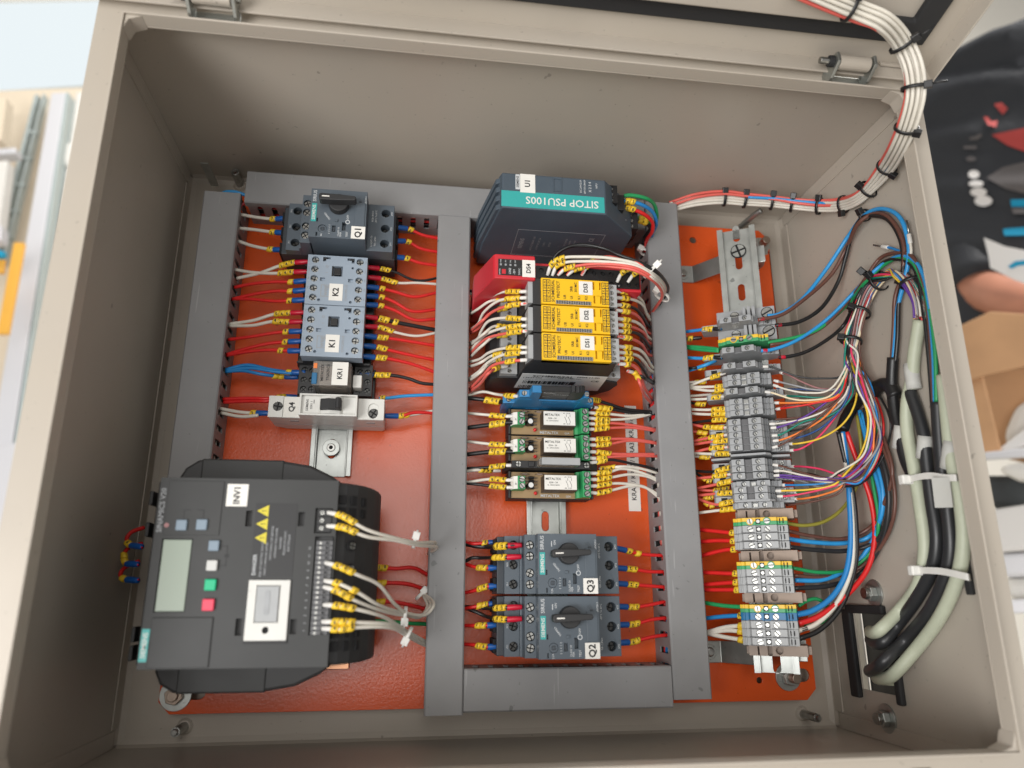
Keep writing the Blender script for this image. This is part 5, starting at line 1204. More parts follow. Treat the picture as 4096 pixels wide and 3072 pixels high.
lower_ = [
 ('brown', [(975, 1125, 96), (1060, 1140), (1250, 1200), (1450, 1245)]),
 ('white', [(985, 1182, 96), (1060, 1180), (1250, 1220), (1450, 1250)]),
 ('purple', [(985, 1222, 96), (1060, 1218), (1250, 1235), (1450, 1245)]),
 ('pink', [(1130, 1142, 90), (1250, 1143), (1400, 1165), (1550, 1215)]),
 ('grey', [(1145, 1255, 90), (1230, 1270), (1380, 1320), (1550, 1310)]),
 ('blue', [(1040, 1305, 92), (1200, 1305), (1400, 1295), (1560, 1270)]),
 ('yellow', [(1000, 1357, 96), (1080, 1355), (1300, 1345), (1520, 1300)]),
 ('green', [(1160, 1370, 90), (1250, 1368), (1400, 1345), (1560, 1300)]),
 ('pink', [(1015, 1405, 96), (1100, 1403), (1300, 1370), (1530, 1310)]),
 ('orange', [(1160, 1428, 90), (1250, 1425), (1420, 1390), (1580, 1320)])]
for i, (c, pts) in enumerate(lower_): core(c, 'I', pts, 96, 126, loop, i+4)
for i, (c, dx) in enumerate((('green', 0), ('white', 30), ('red', 55), ('black', 120))):     # cores that hang in the wide loop and pass on downwards
    P = path_pts('I', [(1560, 1250+i*25, 118), (1760, 1230+i*20, 122), (1880+dx*0.6, 1050, 126), (1900+dx, 760, 128), (1840+dx*0.5, 480, 128), (1760, 260, 128), (1700, 120, 128)], 120, 128)
    wire3(c, P + off(arch[1:], (SP[i+13][0]*1.7, SP[i+13][1]*1.7)), 'hanging in the wide coloured loop', r=0.95, k=7)
extra = [('brown', [(995, 725, 92), (1150, 715), (1300, 690), (1480, 600), (1620, 480)]), ('darkred', [(1000, 650, 90), (1100, 600), (1230, 585), (1330, 620), (1420, 700), (1560, 640), (1680, 480)]),
 ('grey', [(1120, 775, 88), (1250, 770), (1420, 700), (1600, 560)]), ('black', [(1125, 830, 88), (1260, 800), (1440, 720), (1620, 560)]), ('darkblue', [(1010, 455, 88), (1120, 458), (1240, 460), (1420, 470), (1600, 440)])]
for i, (c, pts) in enumerate(extra): core(c, 'I', pts, 90, 120, [], i+2, None)
extra2 = [('black', [(1140, 1195, 88), (1300, 1205), (1480, 1240)]), ('brown', [(1100, 1485, 86), (1250, 1465), (1420, 1430), (1580, 1360)]), ('white', [(1150, 1225, 88), (1300, 1260), (1500, 1275)]), ('purple', [(1000, 1230, 92), (1200, 1250), (1420, 1262)])]
for i, (c, pts) in enumerate(extra2): core(c, 'I', pts, 90, 124, loop, i+11, None)
# ---------------------------------------------------------------- the three-core feeds at the top
batch('rising to the black sleeve', 'H', [
 ('lightblue', None, '', [(930, 912), (1010, 905), (1200, 800), (1450, 500), (1650, 200), (1790, 20, 148), (1950, -33, 156), (2104, 50, 158), (2178, 290, 154), (2172, 450, 150), (2130, 640, 146), (2080, 850, 142), (2062, 1100, 138), (2040, 1330, 134)]),
 ('brown', 'redS', '', [(845, 950), (1050, 905), (1250, 770), (1500, 540), (1620, 330), (1740, 90, 146), (1850, 15, 152), (1970, 20, 155), (2085, 150, 155), (2140, 330, 152), (2115, 560, 148), (2060, 750, 142), (2048, 1000, 138), (2030, 1330, 134)]),
 ('black', 'redS', '', [(1000, 1000), (1200, 970), (1400, 850), (1560, 600), (1620, 400), (1690, 160), (1770, 45, 146), (1880, 30, 148), (2000, 70, 150), (2110, 260, 150), (2130, 500, 146), (2090, 800, 138), (2080, 1100, 134), (2060, 1330, 132)])], 96, 130, r=1.75)
batch('rising to the black sheathed cable', 'H', [
 ('lightblue', 'redS', '', [(870, 1222), (930, 1220), (1150, 1150), (1450, 950), (1700, 700), (1830, 560, 150), (1960, 450, 156), (2110, 385, 158), (2220, 420, 154), (2310, 560, 150), (2362, 860, 146), (2396, 1221, 146), (2412, 1700, 146)]),
 ('green', None, '', [(930, 1150), (1050, 1130), (1250, 1085), (1400, 1020), (1650, 800), (1800, 610, 146), (1950, 470, 152), (2110, 400, 154), (2220, 450, 150), (2300, 620, 146), (2370, 900, 146), (2412, 1221, 146), (2425, 1700, 146)]),
 ('brown', None, '', [(950, 1170), (1150, 1140), (1420, 1010), (1680, 740), (1800, 580, 148), (1920, 410, 154), (2090, 355, 156), (2210, 390, 152), (2290, 560, 146), (2345, 860, 144), (2378, 1221, 144), (2398, 1700, 144)]),
 ('black', 'redS', '', [(1030, 1282), (1090, 1278), (1250, 1240), (1450, 1130), (1600, 1000), (1720, 760, 134), (1840, 560, 142), (1980, 430, 148), (2130, 420, 150), (2240, 520, 146), (2310, 860, 140), (2350, 1221, 140), (2388, 1700, 140)])], 96, 140, r=1.6)
for (pts, c) in (([(2140, 360, 160), (2070, 330, 158), (2015, 312, 156), (1990, 308, 156)], 'blue'), ([(2195, 420, 150), (2200, 330, 152), (2196, 290, 154), (2192, 265, 156)], 'white')):
    w_ = wire(c, 'H', pts, 150, 150, 'spare core ending in bare strands', r=1.1)
    P = path_pts('H', pts, 150, 150); d = (P[-1]-P[-2]).normalized(); put_w = MB().tube([P[-1]-P[0]-d*1, P[-1]-P[0]+d*7], 1.7, 12); f_ = put_w.build('ferrule', 'f_white', w_, 0.3, True)
    MB().tube([P[-1]-P[0]+d*7, P[-1]-P[0]+d*19], 0.8, 8).build('bare_strands', 'steel', w_, 0, True)
# ---------------------------------------------------------------- power cores to the screw terminals
batch('from the black conduit to the last screw group', 'K', [
 ('blue', None, '', [(90, 1050), (150, 1035), (225, 985), (280, 900), (303, 780), (300, 600), (288, 450), (272, 325)], dict(r=2.3)),
 ('red', None, '', [(98, 1085), (170, 1060), (280, 980), (370, 870), (400, 740), (385, 600), (340, 470), (288, 325)], dict(r=2.2)),
 ('white', 'black', '', [(95, 1115), (170, 1085), (255, 995), (308, 860), (312, 700), (300, 560), (280, 420), (268, 330)], dict(r=1.9)),
 ('black', None, '', [(100, 1145), (175, 1115), (262, 1025), (322, 860), (325, 680), (308, 540), (280, 430), (255, 325)], dict(r=2.0))], 94, 106)
batch('sweeping from the upper screw groups to the gland', 'K', [
 ('olive', None, '', [(50, 688), (120, 696), (200, 680), (280, 620), (335, 520), (345, 380), (330, 260)]),
 ('brown', None, '', [(55, 718), (150, 738), (280, 748), (380, 705), (440, 600), (470, 480), (430, 330)]),
 ('lightblue', None, '', [(58, 750), (150, 762), (280, 766), (375, 742), (425, 660), (430, 540), (390, 400), (350, 250)], dict(r=1.9)),
 ('darkgrey', None, '', [(60, 782), (160, 793), (290, 796), (400, 762), (452, 650), (450, 520), (410, 380), (370, 240)], dict(r=1.9)),
 ('green', None, '', [(75, 865), (180, 882), (290, 872), (385, 800), (415, 690), (395, 540), (370, 400), (345, 250)]),
 ('lightblue', None, '', [(85, 914), (200, 910), (320, 850), (400, 740), (425, 600), (390, 450), (360, 330), (340, 240)], dict(r=1.9)),
 ('darkgrey', None, '', [(78, 946), (220, 935), (340, 890), (425, 770), (455, 620), (430, 470), (380, 330), (360, 230)], dict(r=1.9)),
 ('brown', None, '', [(80, 895), (200, 902), (330, 870), (430, 770), (478, 640), (470, 500), (420, 350)]),
 ('green', None, '', [(98, 1015), (130, 995), (170, 988), (205, 1010), (215, 1040, 80), (190, 1080, 70), (120, 1090, 66)])], 88, 82, r=1.55)
# ---------------------------------------------------------------- sheathed cables through the cut-out
def cable(col, pts, z0, z1, r, label, k='K'):
    P = path_pts(k, pts, z0, z1); return wire3(col, P, 'sheathed cables leaving by the cut-out', r=r, cat='cable', name='cable', label=label, k=10, n=18)
endx = lambda y, z: Vector((W_+14, y, z))
def cable_to_cut(col, pts, z0, z1, r, label, y, z):
    P = path_pts('K', pts, z0, z1) + [Vector((W_-2, y, z)), Vector((W_+16, y-2, z-4))]
    return wire3(col, P, 'sheathed cables leaving by the cut-out', r=r, cat='cable', name='cable', label=label, k=10, n=18)
c1 = cable_to_cut('palegreen', [(578, -118), (556, 20), (548, 110), (528, 210), (528, 320), (552, 450), (580, 620), (598, 790), (575, 920), (500, 1030), (420, 1110)], 148, 118, 4.7, 'pale grey-green sheathed cable nearest the terminals, hanging in front', 84, 74)
c2 = cable_to_cut('darkgrey', [(540, 165), (570, 250), (594, 340), (606, 450), (625, 600), (645, 750), (630, 860), (570, 980), (490, 1090), (430, 1160)], 122, 112, 4.6, 'black sheathed cable beside the front grey-green cable', 78, 72)
c3 = cable_to_cut('darkgrey', [(648, 208), (655, 330), (668, 480), (690, 640), (700, 790), (680, 900), (620, 1030), (520, 1150), (430, 1240)], 140, 118, 4.7, 'black sheathed cable with white label flag', 52, 66)
c4 = cable_to_cut('palegreen', [(672, 100), (686, 250), (705, 430), (738, 590), (752, 740), (735, 880), (670, 1040), (570, 1180), (470, 1290)], 146, 116, 4.7, 'pale grey-green sheathed cable closest to the side wall', 48, 74)
cable('black', [(472, 30), (468, 140), (480, 250), (498, 330), (520, 430), (560, 520)], 134, 118, 4.4, 'black sleeve over the blue and brown feed pair')
cable('black', [(430, 135), (370, 165), (322, 215), (290, 265), (270, 318)], 96, 100, 5.2, 'short black conduit end with power cores coming out')
cable('black', [(395, 170), (428, 138), (460, 145), (482, 185)], 100, 106, 5.5, 'dark cable arch behind the coloured loop')
for i, c in enumerate(('grey', 'white', 'darkgrey')):
    wire(c, 'K', [(672+i*3-3, 104), (668+i*5-5, 60), (655+i*6, -20), (640+i*8, -110)], 150, 140, 'fanning out of the wall-side grey-green cable', r=0.9)
# white label flags wrapped on cables
def flag(k, x, y, z, r, L, lab, ang=0, wide=1.0):
    p = clampw(at(k, x, y, z)); q = clampw(at(k, x+math.sin(ang)*30, y+math.cos(ang)*30, z)); d = (q-p).normalized()
    o = put('cable_label', MB().tube([-d*L/2, -d*L/6, d*L/6, d*L/2], [r, r*1.03, r*0.99, r*1.02], 18).mesh('cable_label', 'tape', True), loc=p); tag(o, lab, 'cable label')
flag('K', 549, 105, 146, 5.3, 20, 'white tape wrapped round the upper front grey-green cable', 0.15)
flag('K', 597, 385, 119, 5.2, 17, 'white tape wrapped round the black cable', -0.1)
flag('K', 500, 345, 128, 5.0, 18, 'speckled white tape at the lower end of the black sleeve', -0.1)
flag('K', 697, 415, 142, 5.2, 20, 'white tape on the grey-green cable by the wall', -0.15)
p = hit('K', 668, 565, (589, 0, 0), (1, 0, 0)); o = put('cable_label', MB().box(-0.5, 0.5, -10.5, 10.5, -6.5, 6.5).mesh('cable_label', 'tape'), loc=p, rot=(0.1, 0.3, 0.06)); tag(o, 'folded white paper flag hanging below the cable tie', 'cable label')
for i, (kk, x, y, z, r) in enumerate((('K', 625, 505, 152, 2.4), ('K', 668, 885, 150, 2.4))):
    w = (95, 100)[i]
    a = [hit(kk, X_, Y_, (x_, 0, 0), (1, 0, 0)) for X_, Y_, x_ in ((x-w, y+10-i*20, 591.5), (x-w*.5, y-2-i*8, 590.5), (x, y-6, 590.5), (x+w*.6, y+2+i*4, 590.5), (x+w, y+2+i*14, 592), (x+w+10, y+4+i*14, 600))]
    tt = thing('cable_tie', ('upper', 'lower')[i] + ' pale cable tie round the four sheathed cables', 'cable tie', a[0], 'pale cable ties on the sheathed cables')
    b = MB(); sp = smooth_path([q-a[0] for q in a]); n0 = len(b.v)
    for q in sp: b.v += [tuple(q+Vector((0, 2.3, 0.6))), tuple(q+Vector((0, -2.3, 0.6))), tuple(q+Vector((0, -2.3, -0.6))), tuple(q+Vector((0, 2.3, -0.6)))]
    for j in range(len(sp)-1):
        for e in range(4): e2 = (e+1) % 4; b.f.append([n0+j*4+e, n0+j*4+e2, n0+j*4+4+e2, n0+j*4+4+e])
    b.build('band', 'tie_white', tt, 0.2); MB().box(-6, 4, -3.6, 3.6, -3, 3).build('head', 'tie_white', tt, 1.2)
# ---------------------------------------------------------------- the loom to the door
DOORS = [('L', 120, 1225, 52), ('L', 250, 1190, 60), ('L', 420, 1172, 66), ('L', 560, 1182, 70), ('L', 720, 1192, 76), ('L', 840, 1205, 82), ('L', 1000, 1218, 96), ('L', 1130, 1212, 112), ('L', 1225, 1175, 132), ('L', 1300, 1110, 156), ('L', 1400, 990, 190), ('L', 1475, 860, 223), ('L', 1530, 720, 244), ('L', 1565, 560, 259), ('L', 1552, 400, 264), ('L', 1495, 260, 270)]
loom = [clampw(at(*q)) for q in DOORS]
def yz(p, z): return p
loom += [doorpt('L', 1380, 130, 14), doorpt('L', 1240, 70, 8), doorpt('L', 1080, 5, 6), doorpt('L', 850, -90, 5)]
OFFS = [(-6.2, -1.5), (-4.4, 1.6), (-2.6, -1.6), (-0.9, 1.6), (0.9, -1.6), (2.7, 1.6), (4.4, -1.5), (6.1, 0.8), (-5.0, -3.9), (-1.4, -4.2), (2.2, -4.2), (5.2, -3.6)]
for i, (a, b) in enumerate(OFFS):
    c = 'salmon' if i in (0,) else ('blue' if i == 9 else 'white')
    P = []; m = len(loom)
    for j, p in enumerate(loom):
        t = (loom[min(j+1, m-1)] - loom[max(j-1, 0)]).normalized(); v = (CAM-p).normalized(); s_ = t.cross(v).normalized(); v = s_.cross(t)
        tw = 0.5*math.sin(j*0.55 + i*0.3); f = 0.72 if j < 10 else 1.0
        aa = (a*math.cos(tw) - b*math.sin(tw)*0.6)*f; bb = (a*math.sin(tw)*0.5 + b*math.cos(tw))*f
        P.append(p + s_*aa + v*bb)
    if c == 'blue': P = P[:12]; 
    wire3(c, P, 'in the loom from duct to door', r=1.45, k=6)
P = [p + Vector((0.5, 3 + 1.5*math.sin(j), 5.5)) for j, p in enumerate(loom[:10])]; wire3('salmon', P, 'in the loom from duct to door', r=1.4, k=6)
P = [p + Vector((0.5, -1.0 + math.sin(j*0.8)*2.0, 6)) for j, p in enumerate(loom[:10])]; wire3('salmon', P, 'in the loom from duct to door', r=1.4, k=6)
P = [p + Vector((0.5, -0.6, 6.2)) for j, p in enumerate(loom[3:11])]; wire3('lightblue', P, 'in the loom from duct to door', r=1.4, k=6)
# ---------------------------------------------------------------- cable ties
def tie(pa, q, r, m, lab, grp, flat=1.0, head=(1, 0)):
    p, t = pa.at(q); v = (CAM-p).normalized(); s_ = t.cross(v).normalized(); v = s_.cross(t).normalized()
    tt = thing('cable_tie', lab, 'cable tie', p, grp); b = MB(); n = 22
    for (rr, w) in ((r, -1.25), (r+0.9, -1.25), (r+0.9, 1.25), (r, 1.25)):
        for i in range(n):
            a = 2*math.pi*i/n; b.v.append(tuple(s_*(rr*math.cos(a)) + v*(rr*flat*math.sin(a)) + t*w))
    for e in range(4):
        for i in range(n):
            i2 = (i+1) % n; e2 = (e+1) % 4; b.f.append([e*n+i, e*n+i2, e2*n+i2, e2*n+i])
    b.build('band', m, tt, 0, True)
    hd = s_*(head[0]*(r+1.2)*0.86) + v*((r+1.2)*0.5*flat)
    h = MB().box(-2.9, 2.9, -2.6, 2.6, -2.2, 2.2).build('head', m, tt, 0.5); h.location = hd*S; h.rotation_euler = Matrix((s_, t, v)).transposed().to_euler()
    if head[1]:
        MB().tube([hd, hd + s_*head[0]*head[1]*0.5 + v*2, hd + s_*head[0]*head[1] + v*1], 0.8, 6).build('cut_tail', m, tt, 0, True)
    return tt
lp = Path(loom)
pl_ = lambda i: lp.d[min(len(lp.d)-1, int(i*8))]
for j, (i, r, hd) in enumerate(((2.15, 7.2, -1), (3.0, 7.2, -1), (4.0, 7.4, -1), (5.0, 7.4, -1), (6.1, 7.4, -1), (7.2, 7.4, 1), (8.9, 7.6, -1), (10.1, 7.6, 1), (11.75, 8.0, 1), (13.3, 8.4, 1), (15.0, 8.6, 1), (17.4, 8.6, 1))):
    tie(lp, pl_(i), r, 'tie_black', f'black cable tie on the white loom, {ORD[j]} counted from the duct', 'black cable ties on the loom', 0.75, (hd, 12 if j in (9, 10, 11) else 0))
def tie_at(k, x, y, z, x2, y2, r, m, lab, grp, flat=1.0, head=(1, 0)):
    a = clampw(at(k, x, y, z)); b = clampw(at(k, x2, y2, z)); d = (b-a).normalized(); pa = Path([a-d*5, a, a+d*5]); tie(pa, 5, r, m, lab, grp, flat, head)
G = 'black cable ties on the cores'
tie_at('H', 1790, 25, 148, 1900, -30, 4.6, 'tie_black', 'black cable tie where the blue, brown and black feeds meet', G, 1, (-1, 0))
tie_at('H', 1815, 555, 146, 1900, 470, 6.0, 'tie_black', 'black cable tie on the second blue and green feed', G, 1, (-1, 0))
tie_at('H', 1915, 600, 146, 1990, 545, 8.5, 'tie_black', 'black cable tie high on the coloured core arch', G, 0.9, (-1, 0))
tie_at('H', 1745, 885, 134, 1800, 760, 8.2, 'tie_black', 'black cable tie halfway down the coloured cores', G, 0.9, (-1, 0))
tie_at('H', 1668, 1135, 128, 1690, 1020, 8.2, 'tie_black', 'black cable tie low on the coloured cores', G, 0.9, (-1, 0))
tie_at('H', 2120, 620, 147, 2100, 720, 4.8, 'tie_black', 'black cable tie holding the blue and brown feed pair', G, 1, (-1, 0))
tie_at('H', 2205, 620, 150, 2250, 760, 8.2, 'tie_black', 'black cable tie where the coloured cores enter the sheath', G, 0.9, (-1, 0))
G = 'white cable ties'
tie_at('D', 1780, 1070, 134, 1870, 1160, 7.0, 'tie_white', 'white cable tie on the loop over DS4', G, 0.9, (-1, 5))
tie_at('D', 1875, 1290, 88, 1830, 1360, 6.6, 'tie_white', 'white cable tie where the DS4 loop bends to the duct', G, 0.9, (1, 0))
tie_at('D', 1725, 905, 50, 1760, 840, 5, 'tie_white', 'white cable tie below the power supply leads', G, 0.9, (-1, 0))
tie_at('C', 1910, 580, 112, 1990, 600, 4.0, 'tie_white', 'white cable tie on the two upper inverter wires', G, 1, (-1, 4))
tie_at('C', 1850, 1040, 108, 1930, 1045, 4.8, 'tie_white', 'white cable tie on the middle inverter wires', G, 1, (1, 4))
tie_at('C', 1870, 1165, 104, 1940, 1200, 4.8, 'tie_white', 'white cable tie on the lower inverter wires', G, 1, (1, 4))
tie_at('C', 1945, 915, 52, 1990, 960, 4.2, 'tie_white', 'white cable tie where inverter wires enter the duct', G, 1, (-1, 4))
# ---------------------------------------------------------------- wires lying inside the ducts, seen through the slots
def inside(where, rows):
    for (c, pts) in rows: wire3(c, [Vector(p) for p in pts], where, r=1.6, k=4)
inside('inside the long duct behind its slots', [(c, [(438.5+2.2*(i % 3), 40+3*i, 30+5.2*(i % 5)), (440+1.5*(i % 4), 180, 34+4.6*((i+2) % 5)), (439+1.6*(i % 3), 320, 30+5*((i+1) % 5)), (441, 465, 40)]) for i, c in enumerate(('red', 'white', 'salmon', 'black', 'white', 'red', 'blue', 'black', 'salmon', 'red'))])
inside('inside the duct above Q1', [(c, [(72, 451+1.4*(i % 3), 30+5*(i % 5)), (180, 451, 34+4*((i+1) % 5)), (300, 452, 30+5*((i+2) % 5)), (425, 452, 40)]) for i, c in enumerate(('red', 'black', 'white', 'darkred', 'black'))])
inside('inside the duct beside Q1 and the inverter', [(c, [(57, 75, 30+5*i), (57.5, 200, 34+4*i), (56.5, 330, 30+5*i), (57, 448, 36+3*i)]) for i, c in enumerate(('white', 'black', 'red', 'darkgrey'))])
wire3('lightblue', [Vector(p) for p in ((66, 456, 56), (56, 458, 57), (46, 457, 55), (40, 450, 44))], 'bridging the outer and upper ducts', r=1.6)
wire3('darkred', [Vector(p) for p in ((68, 452, 48), (62, 450, 50), (58, 444, 44))], 'bridging the outer and upper ducts', r=1.6)

for where, ws in WGROUP.items():                                     # say which one of its row a wire is
    if len(ws) < 2: continue
    spread = max(w[0] for w in ws) - min(w[0] for w in ws) > 9; ws.sort(key=lambda w: -w[0])
    for i, (_, o) in enumerate(ws):
        lab = o['label'] + f', {ordn(i)} from ' + ('top' if spread else 'outside')
        if len(lab.split()) > 16: lab = lab.replace(' ferrule marked ', ' end, marked ').replace(' with ', ', ')
        if len(lab.split()) > 16: lab = lab.replace(' ferrule', '').replace(' the ', ' ')
        o['label'] = lab
# ================================================================== what stands behind the cabinet
mat('roomwall', (0.80, 0.76, 0.68), 0.8, var=(3, 0.05)); mat('bench', (0.78, 0.67, 0.52), 0.6, var=(6, 0.06)); mat('alu', (0.70, 0.70, 0.73), 0.4, 0.3)
mat('greenbar', (0.40, 0.46, 0.46), 0.5); mat('yellowbeam', (0.80, 0.42, 0.06), 0.45, var=(8, 0.1)); mat('card', (0.58, 0.33, 0.17), 0.75, var=(12, 0.12), bump=(120, 0.2, 0.0006))
mat('shirt', (0.018, 0.020, 0.025), 0.6, bump=(90, 0.5, 0.002)); mat('skin', (0.50, 0.22, 0.14), 0.5, var=(40, 0.08)); mat('hair', (0.02, 0.013, 0.01), 0.6)
mat('p_red', (0.42, 0.05, 0.045), 0.7); mat('p_blue', (0.0, 0.27, 0.46), 0.7); mat('p_white', (0.72, 0.70, 0.68), 0.7); mat('p_grey', (0.10, 0.09, 0.09), 0.7); mat('foam', (0.72, 0.70, 0.66), 0.7, bump=(60, 0.6, 0.004)); mat('tools', (0.05, 0.06, 0.065), 0.5, var=(20, 0.5))
rw_ = MB().box(-3200, 4200, -1800, 3200, -1830, -1800).build('room_wall', 'roomwall'); rw_['kind'] = 'structure'
fl_ = MB().box(-3200, 4200, -1830, -1800, -1800, 1600).build('room_floor', 'roomwall'); fl_['kind'] = 'structure'
area('backdrop_fill', (-0.55, 1.75, -0.35), (-0.9, 0.6, -1.8), 0.9, 0.9, 9, (1.0, 0.97, 0.92))  # unseen fill light, added to brighten the wall and panels behind
area('person_fill', (1.9, 2.2, 0.15), (1.4, 0.7, -0.6), 0.5, 0.5, 58, (1.0, 0.98, 0.95))  # unseen fill light, added to bring out the person and shirt folds
def far(u, v, z): return at('S', u/FR['S'][2], v/FR['S'][2], z)
def slabq(name, m, q, z, th, parent=None, label=None, cat=None, bev=2):
    b = MB().prism([tuple(far(u, v, z).xy) for u, v in q], z-th, z, 'z'); o = b.build(name, m, parent, bev)
    if label: tag(o, label, cat)
    return o
mat('window_glow', (0.02, 0.02, 0.02), 0.3); wg_ = MATS['window_glow'].node_tree.nodes['Principled BSDF']; wg_.inputs['Emission Color'].default_value = (0.86, 0.94, 0.97, 1); wg_.inputs['Emission Strength'].default_value = 0.97
wn = thing('window', 'bright white window behind the cabinet beside the hinge', 'window', far(0, 300, -1500))
for q, nm in (([(-700, -900), (900, -900), (900, 300), (-700, 400)], 'glass'),):
    slabq(nm, 'window_glow', q, -1500, 8, bev=0).parent = wn; wn.children[0].matrix_parent_inverse = WORLD(wn).inverted()
o = slabq('frame', 'roomwall', [(-700, 15), (900, -15), (900, -70), (-700, -40)], -1490, 12); o.parent = wn; o.matrix_parent_inverse = WORLD(wn).inverted()
slabq('bench_side', 'bench', [(-900, 395), (900, 330), (900, 2500), (-900, 2500)], -1420, 40, label='cream machine panel far behind the open cabinet', cat='panel')
slabq('aluminium_profile', 'alu', [(205, 372), (262, 368), (30, 1900), (-60, 1900)][::1], -1300, 60, label='long pale aluminium profile slanting behind the cabinet', cat='profile')
sh = slabq('cable_tray', 'greenbar', [(138, 376), (152, 376), (-20, 1050), (-40, 1050)], -1340, 30, label='thin green-grey ladder tray beside the aluminium profile', cat='tray')
for q in ([(170, 372), (178, 372), (12, 1050), (2, 1050)],): slabq('side_bar', 'greenbar', q, -1340, 30).parent = sh
for i in range(5):
    vv = 520 + i*105; uu = 110 - i*26; slabq('rung', 'greenbar', [(uu, vv), (uu+40, vv), (uu+38, vv+10), (uu-2, vv+10)], -1340, 20).parent = sh
o = slabq('shadow_strip', 'greenbar', [(262, 368), (276, 368), (52, 1900), (36, 1900)], -1300, 60); o.parent = [q for q in COL.objects if q.name == 'aluminium_profile'][0]  # grey strip paints the shadow line along the profile
slabq('cable_duct', 'foam', [(300, 365), (335, 365), (150, 1900), (105, 1900)], -1340, 40, label='cream conduit beside the aluminium profile', cat='conduit', bev=8)
slabq('yellow_beam', 'yellowbeam', [(54, 968), (96, 970), (30, 1335), (-14, 1335)], -1180, 14, label='yellow painted steel block on the aluminium profile', cat='beam')
slabq('yellow_beam', 'yellowbeam', [(-60, 1010), (18, 1015), (10, 1090), (-60, 1090)], -1180, 14, label='short yellow piece beside the longer yellow block', cat='beam')
slabq('blue_cap', 'p_blue', [(-30, 1000), (14, 1002), (10, 1025), (-30, 1025)], -1150, 20, label='small blue cap above the short yellow piece', cat='cap')
for i, q in enumerate(([(-60, 395), (60, 390), (20, 560), (-60, 560)], [(-60, 980-330), (70, 640), (10, 900), (-60, 900)])):
    slabq('machine_part', ('bench', 'foam')[i], [(a_*0.55-8, b_) for a_, b_ in q], -1270, 40, label=('cream machine part beside the tray, upper', 'pale machine part beside the tray, lower')[i], cat='machine part')
slabq('cross_bar', 'alu', [(-60, 600), (62, 590), (58, 612), (-60, 622)], -1265, 40, label='grey cross bar, upper, between the machine parts', cat='bar')
slabq('cross_bar', 'alu', [(-60, 905), (5, 900), (2, 960), (-60, 962)], -1265, 40, label='grey cross bar, lower, above the yellow pieces', cat='bar')
slabq('plastic_clip', 'foam', [(255, 560), (302, 575), (296, 690), (232, 640)], -1330, 60, label='pale moulded clip on the cream panel', cat='clip', bev=12)
slabq('wall_box', 'alu', [(30, 1775), (75, 1770), (70, 2300), (-60, 2300), (-60, 1800)], -1250, 60, label='pale louvred box low behind the cabinet rim', cat='box')
# person in a dark printed T-shirt standing behind the cabinet, turned to the viewer
ZPn = -520.0; PK = 1.15
PO = far(4235, 165, ZPn); PF = (CAM - PO); PF.y = 0; PF.normalize(); PR = Vector((0, 1, 0)).cross(PF)
def G_(x, y, z): return PO + (PR*x + Vector((0, y, 0)) + PF*z)*PK
def onp(u, v, d):
    h = hit('S', u/FR['S'][2], v/FR['S'][2], PO + PF*d*PK, PF); q = (h - PO)/PK; return Vector((q.dot(PR), q.y, d))
per = thing('person', 'person in a black printed T-shirt with bare forearm behind the cabinet', 'person', G_(0, -640, 0))
def kid(o, par=None):
    o.parent = par or per; o.matrix_parent_inverse = WORLD(o.parent).inverted(); return o
Y0 = 4.0
e = onp(3830, 1120, 40); w1 = onp(4010, 1190, 150); w2 = onp(4260, 1235, 190); w3 = onp(4420, 1250, 200)
body_v = [(0, Y0-560, 0), (0, Y0-300, 0), (0, Y0-60, 0), (120, Y0+70, 0), (180, Y0+150, 15), (230, Y0+250, 10)]
body_v += [(-185, Y0-60, -40), tuple(e), tuple(w1), tuple(w2), tuple(w3), (185, Y0-60, -30), (235, Y0-320, 0), (120, Y0-500, 150)]
edges = [(0, 1), (1, 2), (2, 3), (3, 4), (4, 5), (2, 6), (6, 7), (7, 8), (8, 9), (9, 10), (2, 11), (11, 12), (12, 13)]
rad = [120, 130, 100, 55, 80, 70, 52, 44, 37, 33, 30, 52, 44, 34]
fi = len(body_v)
for j, (dy, L_) in enumerate(((34, 55), (18, 80), (2, 86), (-14, 80), (-30, 62))):
    b0 = Vector(w3) + Vector((12, dy*0.6, 0)); body_v += [tuple(b0 + Vector((30, dy*0.5, 4))), tuple(b0 + Vector((30+L_*0.8, dy*0.7, -14)))]
    edges += [(10, fi+2*j), (fi+2*j, fi+2*j+1)]; rad += [10, 8]
me = bpy.data.meshes.new('body'); me.from_pydata([tuple(G_(*v)*S) for v in body_v], edges, [])
bo = bpy.data.objects.new('body', me); COL.objects.link(bo); me.materials.append(MATS['skin'])
md = bo.modifiers.new('skin', 'SKIN'); md.use_smooth_shade = True
for i, sv in enumerate(me.skin_vertices[0].data): sv.radius = (rad[i]*PK*S, rad[i]*PK*S*(0.75 if i < 3 else 1)); sv.use_root = (i == 0)
ss = bo.modifiers.new('sub', 'SUBSURF'); ss.levels = 1; ss.render_levels = 2
kid(bo)
def fold(x, y): return 13*math.sin(y*0.06 + x*0.022 + 1.8*math.sin(x*0.012))*max(0.25, min(1, (y+330)/300)) + 7*math.sin(y*0.021 - x*0.034) + 4*math.sin(y*0.11 + x*0.05)
def ztor(x, y):
    q = min(1, abs(x)/430); return 128*(1-q**2.6)**(1/2.6) + fold(x, y)*(1-q)
b = MB(); NY, NX = 90, 72
